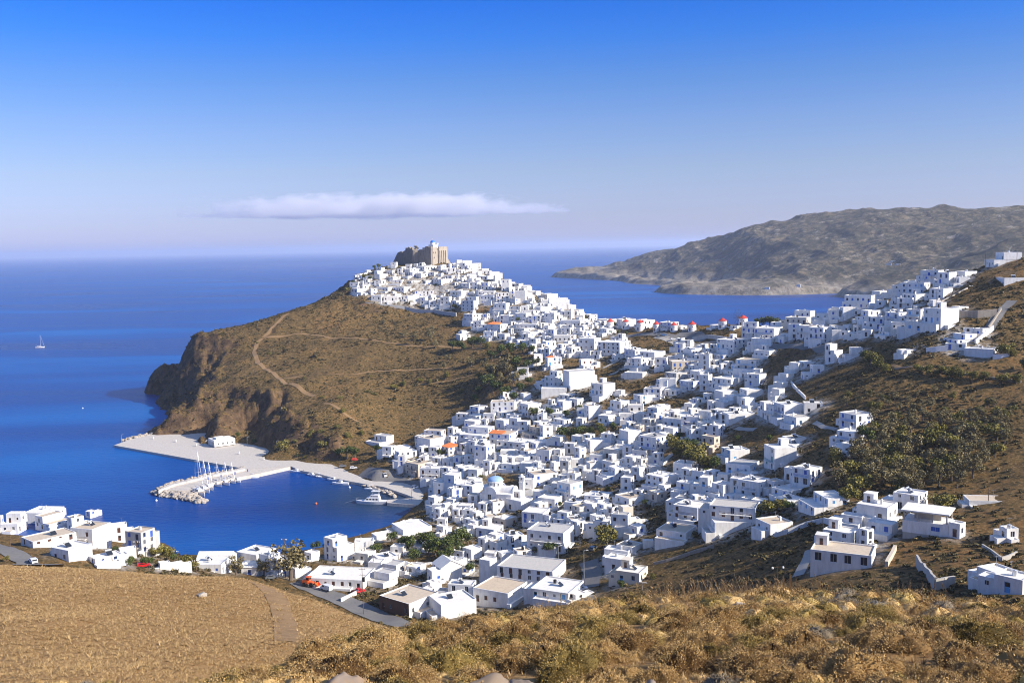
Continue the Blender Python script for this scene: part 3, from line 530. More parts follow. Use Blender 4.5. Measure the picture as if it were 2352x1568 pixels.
def block(r, L1, L2, H, F, fl, qfl=False):
    """walls with openings, parapet and sunk roof of one cube of a house"""
    ol = openings(None, 1, L1, H, r, 'N' in fl, 'a' in fl); orr = openings(None, 0, L2, H, r, 'N' in fl or 'n' in fl or r.random() < .12, False)
    mb = MB(); mq = MB() if qfl else mb; facade(mq, 1, L1, H, F, ol, .2); facade(mb, 0, L2, H, F, orr, .2)
    mb.face([(L2, 0, -F), (L2, L1, -F), (L2, L1, H), (L2, 0, H)]); mb.face([(L2, L1, -F), (0, L1, -F), (0, L1, H), (L2, L1, H)])
    t = .25; pd = .35 if H > 2.6 else .2
    for x0, x1, y0, y1 in ((0, L2, 0, t), (0, L2, L1 - t, L1), (0, t, t, L1 - t), (L2 - t, L2, t, L1 - t)): mb.face([(x0, y0, H), (x1, y0, H), (x1, y1, H), (x0, y1, H)])
    A, B_, C_, D_ = (t, t), (L2 - t, t), (L2 - t, L1 - t), (t, L1 - t)
    for p, q in ((A, B_), (B_, C_), (C_, D_), (D_, A)): mb.face([(*p, H), (*q, H), (*q, H - pd), (*p, H - pd)])
    roof = MB(); roof.face([(t, t, H - pd), (L2 - t, t, H - pd), (L2 - t, L1 - t, H - pd), (t, L1 - t, H - pd)])
    return mb, mq, roof, ol, orr
def shift(mb, ox, oy, oz): mb.v = [(x + ox, y + oy, z + oz) for x, y, z in mb.v]; return mb
def build_house(b, i, stuff=None):
    r = random.Random(1000 + i); fl = b.fl; H, L1, L2, F = b.H, b.L1, b.L2, b.F; dep = .2
    wallm = 'beige' if 'b' in fl else 'grey' if 'y' in fl else 'stone' if 's' in fl else 'white'
    if not fl and r.random() < .10: wallm = r.choice(['beige', 'grey', 'cream', 'cream'])
    trim = next((TRIM[c] for c in fl if c in TRIM), None)
    if trim is None: trim = r.choices(['frame', 'blue', 'brown', 'sky', 'green'], [7, 3, 1.6, 1.2, .5])[0]
    roofm = 'rooft' if 't' in fl else 'roofg' if 'k' in fl else r.choices(['roofw', 'roofg', 'rooft'], [6, 1.4, 1.8])[0]
    b.trim, b.wallm, b.roofm, b.extra, b.full = trim, wallm, roofm, [], H
    T = Matrix.Translation(b.P) @ Matrix.Rotation(b.rz, 4, 'Z'); pd = .35 if H > 2.6 else .2
    ns = max(1, round(H / 3.15)); up = None
    if ns >= 2 and L1 > 4.5 and L2 > 4.5 and r.random() < .5 and not set(fl) & set('orpaFqh'):
        Hl = H * (ns - 1) / ns
        if r.random() < .55: s = r.uniform(.3, .5); up = (0, L1 * s, L1 * (1 - s), L2 * r.uniform(.8, 1), H - Hl)
        else: s = r.uniform(.3, .5); up = (L2 * s, 0, L1 * r.uniform(.8, 1), L2 * (1 - s), H - Hl)
        H = Hl; b.H = Hl; b.extra.append('upper')
    blocks = [('wall', 'roof', 0, 0, 0, block(r, L1, L2, H, F, fl, 'q' in fl))]
    if up: blocks.append(('upper_floor', 'upper_roof', up[0], up[1], H - pd, block(r, up[2], up[3], up[4] + pd, 0, fl.replace('a', ''))))
    # lower wings and walled terraces stepping down the slope
    wings = []
    if 'F' not in fl and 'o' not in fl:
        if r.random() < .62: h = max(1.6, b.full * r.uniform(.35, .62)); wings.append(('wing', L2 * r.uniform(0, .25), L2 * r.uniform(.6, 1.0), L1 + .004, L1 + r.uniform(1.8, 4.2), h))
        if r.random() < .62: h = max(.9, min(2.8, b.full * r.uniform(.15, .42))); wings.append(('terrace', -r.uniform(1.6, 3.4), -.004, L1 * r.uniform(-.1, .25), L1 * r.uniform(.6, 1.05), h))
        if r.random() < .40: h = max(.9, min(2.8, b.full * r.uniform(.15, .4))); wings.append(('terrace', L2 * r.uniform(-.1, .3), L2 * r.uniform(.6, 1.05), -r.uniform(1.4, 3.0), -.004, h))
        if r.random() < .45: h = max(1.6, b.full * r.uniform(.4, .8)); wings.append(('wing', L2 + .004, L2 + r.uniform(2, 4), L1 * r.uniform(0, .2), L1 * r.uniform(.6, .95), h))
    def wing(w):
        nm, x0, x1, y0, y1, h = w; mb = MB(); t = .22; pd_ = .8 if nm == 'terrace' and h > 1.5 else .25
        for p, q in (((x0, y0), (x1, y0)), ((x1, y0), (x1, y1)), ((x1, y1), (x0, y1)), ((x0, y1), (x0, y0))): mb.face([(*p, -F), (*q, -F), (*q, h), (*p, h)])
        for a0, a1, c0, c1 in ((x0, x1, y0, y0 + t), (x0, x1, y1 - t, y1), (x0, x0 + t, y0 + t, y1 - t), (x1 - t, x1, y0 + t, y1 - t)): mb.face([(a0, c0, h), (a1, c0, h), (a1, c1, h), (a0, c1, h)])
        A, B_, C_, D_ = (x0 + t, y0 + t), (x1 - t, y0 + t), (x1 - t, y1 - t), (x0 + t, y1 - t)
        for p, q in ((A, B_), (B_, C_), (C_, D_), (D_, A)): mb.face([(*p, h), (*q, h), (*q, h - pd_), (*p, h - pd_)])
        mb.face([(*A, h - pd_), (*B_, h - pd_), (*C_, h - pd_), (*D_, h - pd_)], 1); return mb
    if stuff is not None:
        for nm, rn, ox, oy, oz, (mb, mq, roof, ol, orr) in blocks:
            for f in mb.f: stuff.face([T @ (Vector(mb.v[j]) + Vector((ox, oy, oz))) for j in f], 0)
            for f in roof.f: stuff.face([T @ (Vector(roof.v[j]) + Vector((ox, oy, oz))) for j in f], 1)
            for ax, ops in ((1, ol), (0, orr)):
                for a0, a1, z0, z1, kd in ops:
                    pts = [(a0, dep * .9, z0), (a1, dep * .9, z0), (a1, dep * .9, z1), (a0, dep * .9, z1)]
                    if ax == 1: pts = [(p[1], p[0], p[2]) for p in pts][::-1]
                    stuff.face([T @ (Vector(p) + Vector((ox, oy, oz))) for p in pts], 2 if trim == 'frame' or r.random() < .6 else 3)
        for w in wings:
            wm = wing(w)
            for f, m_ in zip(wm.f, wm.m): stuff.face([T @ Vector(wm.v[j]) for j in f], m_)
        return
    root = empty('house', b.P, b.rz, cat='house'); b.root = root; nw = 0
    for nm, rn, ox, oy, oz, (mb, mq, roof, ol, orr) in blocks:
        shift(mb, ox, oy, oz).obj(nm, M[wallm], root); shift(roof, ox, oy, oz).obj(rn, M[roofm], root)
        if mq is not mb: mq.obj('brick_front', M['brick'], root)
        for ax, ops in ((1, ol), (0, orr)):
            for a0, a1, z0, z1, kd in ops:
                w, h = a1 - a0, z1 - z0; w = round(w / .05) * .05; h = round(h / .05) * .05
                if kd == 'door': me = window_mesh('door', w, h, trim if trim != 'frame' else 'brown'); nm2 = 'door'
                elif kd == 'arch': me = window_mesh('win', w, h, 'frame'); nm2 = 'archway'
                elif trim != 'frame' and r.random() < .42: me = window_mesh('shut', w, h, trim); nm2 = 'window'; nw += 1
                else: me = window_mesh('win', w, h, 'frame' if r.random() < .6 else trim); nm2 = 'window'; nw += 1
                o = bpy.data.objects.new(nm2, me); c = (a0 + a1) / 2
                if ax == 0: o.location = (c + ox, dep - .05 + oy, z0 + oz)
                else: o.location = (dep - .05 + ox, c + oy, z0 + oz); o.rotation_euler = (0, 0, -math.pi / 2)
                put(o, root)
    for w in wings:
        wo = wing(w).obj(w[0], [M[wallm], M[roofm if r.random() < .5 else 'rooft' if r.random() < .4 else 'roofw']], root)
        if w[0] == 'wing' and w[5] > 1.9:
            yc = (w[3] + w[4]) / 2
            if w[1] < L2 * .5: o = bpy.data.objects.new('window', window_mesh('win', .9, 1.0, 'frame')); o.location = (w[1] - .03, yc, w[5] - 1.6); o.rotation_euler = (0, 0, -math.pi / 2); put(o, wo)
    b.nw = nw
    # roof furniture and trims
    if 'o' in fl or 'r' in fl:
        tm = MB(); e = .35
        if 'r' in fl: x0, x1, y0, y1 = .3, L2 * .45, .3, L1 - .3
        elif L1 * L2 > 70: x0, x1, y0, y1 = -e, L2 * .45, L1 * .35, L1 + e
        else: x0, x1, y0, y1 = -e, L2 * .92, -e, L1 + e
        za, zb = H + .02, H + .02 + (x1 - x0) * .16
        n = 8
        tm.face([(x0, y0, za), (x1, y0, zb), (x1, y1, zb), (x0, y1, za)][::1]); tm.face([(x0, y0, za), (x0, y1, za), (x0, y1, za - .15), (x0, y0, za - .15)]); tm.face([(x0, y0, za - .15), (x1, y0, za - .15), (x1, y0, zb), (x0, y0, za)]); tm.face([(x1, y0, za - .15), (x1, y1, za - .15), (x1, y1, zb), (x1, y0, zb)]); tm.face([(x0, y1, za), (x1, y1, zb), (x1, y1, za - .15), (x0, y1, za - .15)])
        for q in range(int((y1 - y0) / .5)): tm.bar((x0, y0 + .25 + q * .5, za), (x1, y0 + .25 + q * .5, zb), .07, n=5)
        tm.obj('tiled_roof', M['tile'], root); b.extra.append('tiles')
    area = L1 * L2 if 'F' not in fl and not up else 0
    if up: z_, cx, cy = H - pd + up[4] + pd, up[0] + up[3] * .6, up[1] + up[2] * .6
    else: z_, cx, cy = H, L2 * .7, L1 * .7
    if r.random() < .45 and 'F' not in fl and 'o' not in fl:
        an = MB(); an.bar((cx, cy, z_ - .4), (cx, cy, z_ + 2.2), .035, n=4); an.bar((cx - .6, cy, z_ + 2.0), (cx + .6, cy, z_ + 2.0), .025, n=3)
        for q in range(4): an.bar((cx - .5 + q * .33, cy - .3, z_ + 2.0), (cx - .5 + q * .33, cy + .3, z_ + 2.0), .018, n=3)
        an.obj('aerial', M['metal'], root)
    if r.random() < .35 and not set(fl) & set('oF'):
        tk = MB(); tx, ty = cx - .9, cy - 1.1; tk.bar((tx, ty, z_ - .36), (tx, ty, z_ + .75), .55, n=12); tk.bar((tx, ty, z_ + .75), (tx, ty, z_ + .85), .25, n=10); tk.obj('water_tank', M[r.choice(['tank', 'rubber', 'frame', 'tank'])], root)
    if 'h' in fl or (area > 45 and r.random() < .10 and not set(fl) & set('or')):
        hb = MB(); w1, w2 = min(3.2, L2 * .4), min(3.0, L1 * .35); x0, y0 = L2 - w1 - .3, L1 - w2 - .3; hb.box(x0, x0 + w1, y0, y0 + w2, H - pd, H + 2.1, 0, False); hb.box(x0 - .15, x0 + w1 + .15, y0 - .15, y0 + w2 + .15, H + 2.1, H + 2.25, 0); hh = hb.obj('roof_hut', M[wallm], root); b.extra.append('hut')
        dm = window_mesh('door', .9, 1.8, 'brown'); o = bpy.data.objects.new('door', dm); o.location = (x0 - .04, y0 + w2 / 2, H - pd); o.rotation_euler = (0, 0, -math.pi / 2); put(o, hh)
    if area > 22 and r.random() < .5 and not set(fl) & set('or'):
        cb = MB(); cx, cy = r.uniform(.25, .75) * L2, r.uniform(.3, .85) * L1; cb.box(cx - .28, cx + .28, cy - .28, cy + .28, H - pd, H + .75, 0, False); cb.box(cx - .36, cx + .36, cy - .36, cy + .36, H + .75, H + .87, 0)
        cb.box(cx - .2, cx + .2, cy - .2, cy + .2, H + .87, H + 1.1, 0); cb.obj('chimney', M[wallm], root); b.extra.append('chimney')
    if area > 30 and r.random() < .45 and not set(fl) & set('or'):
        sb = MB(); cx, cy = r.uniform(.35, .65) * L2, r.uniform(.35, .65) * L1; z = H - pd
        sb.face([(cx - .9, cy - .9, z + .15), (cx + .9, cy - .9, z + .15), (cx + .9, cy + .6, z + 1.2), (cx - .9, cy + .6, z + 1.2)], 1); sb.bar((cx - 1.0, cy + .75, z + 1.35), (cx + 1.0, cy + .75, z + 1.35), .27, n=10, m=0)
        for sx in (-.8, .8): sb.bar((cx + sx, cy + .75, z), (cx + sx, cy + .75, z + 1.2), .04, n=4); sb.bar((cx + sx, cy - .85, z), (cx + sx, cy - .85, z + .2), .04, n=4)
        sb.obj('solar_heater', [M['tank'], M['glass']], root); b.extra.append('heater')
    ns = max(1, round(H / 3.15))
    if ns >= 2 and not up and ('p' in fl or (L1 > 6 and 'F' not in fl and r.random() < .22)):
        zb = (H - .5) / ns + .12; y0, y1 = L1 * r.uniform(.05, .25), L1 * r.uniform(.7, .95); bb = MB(); bb.box(-1.15, 0, y0, y1, zb - .16, zb, 0)
        for y in (y0 + .15, y1 - .15): bb.bar((-.9, y, zb - .16), (-.05, y, zb - .75), .06, n=4)
        bo = bb.obj('balcony', M[wallm], root); rb = MB()
        for z in (zb + .5, zb + .95): rb.bar((-1.1, y0 + .04, z), (-1.1, y1 - .04, z), .035, n=4); rb.bar((-1.1, y0 + .04, z), (0, y0 + .04, z), .035, n=4); rb.bar((-1.1, y1 - .04, z), (0, y1 - .04, z), .035, n=4)
        nn = max(3, int((y1 - y0) / .45))
        for q in range(nn + 1): y = y0 + .06 + (y1 - y0 - .12) * q / nn; rb.bar((-1.1, y, zb), (-1.1, y, zb + .95), .028, n=4, cap=False)
        rb.obj('railing', M[trim if trim != 'frame' else 'frame'], bo); b.extra.append('balcony')
    if L2 > 6 and H > 4.8 and r.random() < .12 and not set(fl) & set('Na'):
        stb = MB(); n = int(H * .5 / .25); 
        for q in range(n): stb.box(L2 * .15 + q * .32, L2 * .15 + (q + 1) * .32, -1.0, -.003, -F, .25 * (q + 1), 0, False)
        stb.obj('outside_stair', M[wallm], root); b.extra.append('stair')
ALL = [solve_box(*h) for h in parse()]
for b in ALL: b.man = True
# fill the dense quarters between the houses read one by one
def inside(p, poly):
    c = False; j = len(poly) - 1
    for i in range(len(poly)):
        if (poly[i][1] > p[1]) != (poly[j][1] > p[1]) and p[0] < (poly[j][0] - poly[i][0]) * (p[1] - poly[i][1]) / (poly[j][1] - poly[i][1]) + poly[i][0]: c = not c
        j = i
    return c
FILL = [([(985, 1290), (1110, 1245), (1225, 1250), (1215, 1290), (1110, 1330), (1000, 1345)], 34, 42, 24),
        ([(700, 1275), (860, 1262), (990, 1290), (985, 1330), (860, 1320), (720, 1310)], 40, 44, 22),
        ([(812, 648), (860, 628), (905, 616), (1000, 612), (1045, 608), (1130, 636), (1250, 690), (1330, 722), (1405, 752), (1420, 775), (1300, 800), (1200, 775), (1060, 708), (960, 706), (850, 692)], 11, 17, 12),
        ([(1060, 745), (1180, 740), (1420, 780), (1620, 800), (1700, 790), (1760, 790), (1740, 870), (1600, 860), (1500, 850), (1360, 830), (1250, 825), (1200, 800)], 16, 24, 17),
        ([(1045, 1000), (1150, 930), (1230, 950), (1290, 920), (1420, 960), (1560, 935), (1650, 900), (1750, 880), (1740, 960), (1640, 1010), (1530, 1060), (1480, 1110), (1300, 1130), (1200, 1180), (1120, 1240), (1000, 1230), (985, 1120), (960, 1060)], 22, 32, 24),
        ([(1250, 1140), (1480, 1120), (1640, 1090), (1800, 1130), (1840, 1180), (1640, 1210), (1480, 1230), (1330, 1240), (1230, 1230)], 28, 40, 27),
        ([(1760, 770), (1930, 720), (2080, 690), (2150, 690), (2180, 740), (2060, 765), (1930, 790), (1800, 790)], 17, 24, 16)]
NOFILL = [(1440, 765, 1560, 830), (1330, 830, 1440, 885), (1590, 755, 1730, 800), (1380, 1130, 1460, 1170), (1270, 985, 1420, 1020), (1690, 830, 1790, 860), (1510, 930, 1620, 950), (1530, 1020, 1640, 1090), (1100, 1090, 1210, 1180), (1230, 1210, 1320, 1310), (1460, 1160, 1560, 1230), (1720, 1170, 1830, 1200), (1060, 690, 1130, 730), (880, 1230, 1090, 1300)]
fr = random.Random(5)
for poly, sp, wpx, hpx in FILL:
    us = [p[0] for p in poly]; vs = [p[1] for p in poly]; v = min(vs)
    while v < max(vs):
        u = min(us) + fr.random() * sp
        while u < max(us):
            uu, vv = u + fr.uniform(-4, 4), v + fr.uniform(-3, 3); u += sp
            if not inside((uu, vv), poly) or any(a < uu < c and b < vv < d for a, b, c, d in NOFILL): continue
            w, h = wpx * fr.uniform(.75, 1.2), hpx * fr.uniform(.7, 1.25); s = fr.choice([.25, .45, .6, .75])
            if any(abs(bb.c[0] - uu) < (bb.px[2] - bb.px[0] + w) * .30 and abs(bb.px[4] - vv) < (bb.px[4] - bb.px[3] + h) * .31 for bb in ALL): continue
            ALL.append(solve_box(uu - w / 2, uu - w / 2 + w * s, uu + w / 2, vv - h, vv, '')); ALL[-1].man = False
        v += sp * .72
ALL.sort(key=lambda b: -b.area)
for b in ALL: b.P.z = max(b.P.z, .9)
ALL = [b for b in ALL if b.P.z > 1.0 or b.man]
HOUSES = ALL[:296]
stf = MB()
for i, b in enumerate(ALL):
    if i < 296: build_house(b, i)
    else: build_house(b, i, stf)
if stf.f: stf.obj('small_far_houses', [M['white'], M['roofw'], M['glass'], M['blue']], label='mass of the smallest white cube houses packed between the others across the town', cat='houses', kind='stuff')
print('houses', len(ALL))

# paved lanes and yards: trodden, limewashed concrete close round the houses
co = np.empty(len(land.data.vertices) * 3, np.float32); land.data.vertices.foreach_get('co', co); co = co.reshape(-1, 3)
pv = np.zeros(len(co), np.float32); hc = np.array([(b.P + b.eR * b.L2 / 2 + b.eL * b.L1 / 2)[:2] for b in ALL], np.float32); hr = np.array([max(b.L1, b.L2) * .5 for b in ALL], np.float32)
sel = np.nonzero((co[:, 2] > 0.5) & (np.hypot(co[:, 0], co[:, 1]) > 190) & (np.hypot(co[:, 0], co[:, 1]) < 1000))[0]; rd = np.full(len(co), 99, np.float32)
for i in range(0, len(sel), 40000):
    k = sel[i:i + 40000]; dd = np.sqrt((co[k, None, 0] - hc[None, :, 0]) ** 2 + (co[k, None, 1] - hc[None, :, 1]) ** 2) - hr[None]; s2 = np.sort(np.partition(dd, 2, axis=1)[:, :3], axis=1)
    rd[k] = s2[:, 0]; pv[k] = sstep(7.0, 1.0, s2[:, 0]) * sstep(24, 8, s2[:, 2])
at = land.data.attributes.new('paving', 'FLOAT', 'POINT'); at.data.foreach_set('value', pv)
# ------------------------------------------------------------------ landmarks
def jitter_poly(prof, r, amp, step):
    out = []
    for (a0, z0), (a1, z1) in zip(prof[:-1], prof[1:]):
        n = max(1, int(abs(a1 - a0) / step))
        for q in range(n): t = q / n; out.append((a0 + (a1 - a0) * t, z0 + (z1 - z0) * t + (r.uniform(-amp, amp) if 0 < q else 0)))
    out.append(prof[-1]); return out
def castle():
    r = random.Random(3); P = hit(990.6, 612); P.z -= 1.0; k = pxm(P); v = Vector((P.x, P.y, 0)).normalized(); ri = Vector((v.y, -v.x, 0)); ph = R(40)
    eR = ri * math.sin(ph) + v * math.cos(ph); root = empty('castle', P, math.atan2(eR.y, eR.x), label='ruined brown stone castle with jagged walls on the summit of the white town', cat='castle')
    c = k / math.cos(ph)
    def wall(prof, x0, th, name, base=-3, mt='castle'):
        pts = jitter_poly(prof, r, 1.2, 2.0); poly = [(pts[0][0], base)] + pts + [(pts[-1][0], base)]; mb = MB()
        mb.face([(x0, a, z) for a, z in poly][::-1]); mb.face([(x0 + th, a, z) for a, z in poly])
        for (a0, z0), (a1, z1) in zip(poly, poly[1:] + poly[:1]): mb.face([(x0, a0, z0), (x0, a1, z1), (x0 + th, a1, z1), (x0 + th, a0, z0)])
        return mb.obj(name, M[mt], root)
    def pr(L): return [((990.6 - u) * c, (613 - v) * k) for u, v in L]
    wall(pr([(990.6, 564.5), (978, 564.5), (976, 573), (962, 573.5), (948, 572.5), (947, 566), (932, 566.5), (931, 572), (924, 577), (922, 581), (920, 575), (914, 577), (911, 580), (904, 594), (897, 606)]), 0, 3.0, 'ruined_wall')
    wall(pr([(948.5, 569.0), (944, 568.0), (941, 571), (935, 570), (931, 569.8), (931, 578)]), 4.5, 2.2, 'inner_wall')
    wall(pr([(928, 583), (926, 580.5), (924, 582), (922, 581)]), 3.2, 2.0, 'broken_turret')
    wall(pr([(920, 584), (917, 581), (915, 583)]), 3.2, 2.0, 'broken_turret')
    bt = MB(); a0, a1 = (990.6 - 961.5) * c, (990.6 - 948) * c; h = 41 * k
    n = 8
    ring = [(-4.2 * math.sin(math.pi * q / n), a0 + (a1 - a0) * q / n) for q in range(n + 1)]
    for q in range(n):
        (x0, y0), (x1, y1) = ring[q], ring[q + 1]; z0, z1 = h - abs(q - n / 2) * .35, h - abs(q + 1 - n / 2) * .35
        bt.face([(x0, y0, -3), (x0, y0, z0), (x1, y1, z1), (x1, y1, -3)]); bt.face([(x0, y0, z0), (.01, y0, z0 + .4), (.01, y1, z1 + .4), (x1, y1, z1)])
    bt.obj('buttress', M['castle'], root)
    L2 = 37 * k / math.sin(ph); bs = MB(); H = 42 * k; bs.box(.4, L2, .05, 15, -6, H, 0, False)
    bs.box(.4 + L2 * .42, L2 - .3, -1.2, .05, -6, H + 2.2, 0, False); bs.box(.6 + L2 * .1, L2 * .40, .3, 13, H, H + 1.6, 0, False)
    for q in range(4): x = L2 * (.48 + .12 * q); bs.box(x, x + .7, -1.9, -1.2, 2, H - 1.5, 0)
    bo = bs.obj('bastion', M['castle_lit'], root)
    for x, z in ((L2 * .15, H * .78), (L2 * .28, H * .78), (L2 * .2, H * .5)):
        o = bpy.data.objects.new('window', window_mesh('win', .9, 1.2, 'brown')); o.location = (x, .0, z); put(o, root)
    sp = MB(); L3 = L2 + 9; poly = [(L2 - .2, -5), (L2 - .2, H * .62), (L2 + 2.5, H * .42), (L2 + 5, H * .26), (L3, 1), (L3, -5)]
    sp.face([(x, .3, z) for x, z in poly]); sp.face([(x, 3.0, z) for x, z in poly][::-1])
    for (x0, z0), (x1, z1) in zip(poly, poly[1:] + poly[:1]): sp.face([(x0, .3, z0), (x0, 3.0, z0), (x1, 3.0, z1), (x1, .3, z1)])
    sp.obj('buttress_slope', M['castle_lit'], root)
    T = root.matrix_basis if root.matrix_world == Matrix.Identity(4) else root.matrix_world
    T = Matrix.Translation(P) @ Matrix.Rotation(math.atan2(eR.y, eR.x), 4, 'Z')
    q = T @ Vector((L2 * .40, 5.5, H + 1.6)); ch = empty('chapel', q, math.atan2(eR.y, eR.x), label='small white chapel with a bright blue dome on top of the castle', cat='church')
    mb = MB(); mb.box(-2.6, 4.6, -2.8, 3.2, -1.6, 2.6); mb.box(3.6, 4.9, -3.0, -1.6, 2.6, 4.2, 0); mb.lathe([(2.3, 2.6), (2.3, 4.2), (2.5, 4.25), (2.5, 4.5)], 20, (0, 0, 0)); mb.obj('wall', M['white'], ch)
    d = MB(); d.lathe([(2.4 * math.cos(a), 4.5 + 2.4 * math.sin(a)) for a in [math.pi / 2 * i / 8 for i in range(9)]], 22); d.obj('dome', M['dome'], ch, smooth=True)
    x = MB(); x.bar((0, 0, 6.8), (0, 0, 8.6), .09); x.bar((-.5, 0, 8.0), (.5, 0, 8.0), .08); x.obj('cross', M['white'], ch)
M['castle'] = plaster('castle_masonry_shaded', (0.27, 0.235, 0.20), (0.12, 0.10, 0.085), .95); M['castle_lit'] = plaster('castle_masonry_lit', (0.42, 0.37, 0.31), (0.22, 0.185, 0.15), .95)  # same masonry twice: shaded side darkened, sunlit side lightened in the colour
castle()
def town_church():
    P = hit(1174, 1168); k = pxm(P); v = Vector((P.x, P.y, 0)).normalized(); ri = Vector((v.y, -v.x, 0)); ph = R(22); eR = ri * math.sin(ph) + v * math.cos(ph)
    c = empty('church', P, math.atan2(eR.y, eR.x), label='large white domed church with vaulted roof and bell tower near the harbour', cat='church')
    L1, L2, H, ya, ra = 72 * k / math.cos(ph), 12.5, 32 * k, 72 * k * .69 / math.cos(ph), 3.1
    mb = MB(); mb.box(0, L2, 0, L1, -4, H, 0, False); mb.obj('wall', M['white'], c)
    vt = MB(); n = 14
    def vault(axis, p0, p1, cc, r, z):
        f = (lambda t, y, zz: (t, y, zz)) if axis == 0 else (lambda t, y, zz: (y, t, zz))
        A = [(cc + r * math.cos(math.pi * i / n), z + r * .92 * math.sin(math.pi * i / n)) for i in range(n + 1)]
        for (y0, z0), (y1, z1) in zip(A, A[1:]): vt.face([f(p0, y0, z0), f(p1, y0, z0), f(p1, y1, z1), f(p0, y1, z1)])
        for p in (p0, p1): vt.face([f(p, y, zz) for y, zz in A])
        B = [(cc + (r + .3) * math.cos(math.pi * i / n), z + (r + .3) * .92 * math.sin(math.pi * i / n)) for i in range(n + 1)]
        for (a, b2), (a2, b3) in zip(zip(A, B), zip(A[1:], B[1:])): vt.face([f(p0 - .02, *a), f(p0 - .02, *b2), f(p0 - .02, *b3), f(p0 - .02, *a2)]); vt.face([f(p0 - .02, *b2), f(p0 + .4, *b2), f(p0 + .4, *b3), f(p0 - .02, *b3)])
    vault(0, .0, L2, ya, ra, H - .1); vault(1, .2, L1, 6.2, 2.9, H - .1); vt.obj('vaulted_roof', M['white'], c, smooth=False)
    ap = MB(); ap.lathe([(2.0, H - .5), (2.0, H + .6)] + [(2.0 * math.cos(a), H + .6 + 1.5 * math.sin(a)) for a in [math.pi / 2 * i / 6 for i in range(1, 7)]], 18, (9.5, 3.2, 0)); ap.obj('apse', M['white'], c)
    dr = MB(); rr = 3.45; z0 = H + 2.4; dr.lathe([(rr, H), (rr, z0 + 1.9), (rr + .3, z0 + 1.95), (rr + .3, z0 + 2.25), (rr, z0 + 2.3)], 16, (6.2, ya - .4, 0)); dr.obj('drum', M['white'], c)
    for i in range(5):
        a = math.pi * .62 + i * .5; o = bpy.data.objects.new('window', window_mesh('win', .7, 1.4, 'frame')); o.location = (6.2 + (rr + .02) * math.cos(a), ya - .4 + (rr + .02) * math.sin(a), z0 + .2); o.rotation_euler = (0, 0, a + math.pi / 2); put(o, c)
    dm = MB(); dm.lathe([((rr + .1) * math.cos(a), z0 + 2.3 + 1.9 * math.sin(a)) for a in [math.pi / 2 * i / 9 for i in range(10)]], 28, (6.2, ya - .4, 0)); dm.obj('dome', M['domepale'], c, smooth=True)
    x = MB(); x.bar((6.2, ya - .4, z0 + 4.1), (6.2, ya - .4, z0 + 5.6), .09); x.bar((6.2, ya - .9, z0 + 5.1), (6.2, ya + .1, z0 + 5.1), .08); x.obj('cross', M['white'], c)
    for y, z, w, h in ((ya, 3.4, 1.7, 2.4), (L1 * .36, 2.8, .8, 1.3), (L1 * .24, 2.8, .8, 1.3), (L1 * .12, 2.8, .8, 1.3), (L1 * .95, 2.2, .7, 1.1)):
        o = bpy.data.objects.new('window', window_mesh('win', w, h, 'frame')); o.location = (-.03, y, z); o.rotation_euler = (0, 0, -math.pi / 2); put(o, c)
    bt = MB(); bx, by = L2 - 1.2, -.9
    bt.box(bx - 1, bx + 1, by - 1, by + 1, -4, H + 3.2, 0, False); bt.box(bx - 1.2, bx + 1.2, by - 1.2, by + 1.2, H + 3.2, H + 3.45)
    for sx in (-1, 1):
        for sy in (-1, 1): bt.box(bx + sx * .72 - .25, bx + sx * .72 + .25, by + sy * .72 - .25, by + sy * .72 + .25, H + 3.45, H + 5.6)
    bt.box(bx - 1.15, bx + 1.15, by - 1.15, by + 1.15, H + 5.6, H + 5.9); bt.lathe([(.95, H + 5.9), (.8, H + 6.5), (.4, H + 7.0), (0.02, H + 7.3)], 12, (bx, by, 0)); b = bt.obj('bell_tower', M['white'], c)
    bl = MB(); bl.lathe([(.1, H + 5.3), (.25, H + 5.1), (.42, H + 4.5)], 12, (bx, by, 0)); bl.obj('bell', M['brown'], b)
M['domepale'] = plain('faded_blue_dome', (0.30, 0.46, 0.68), .6, var=.15)
town_church()
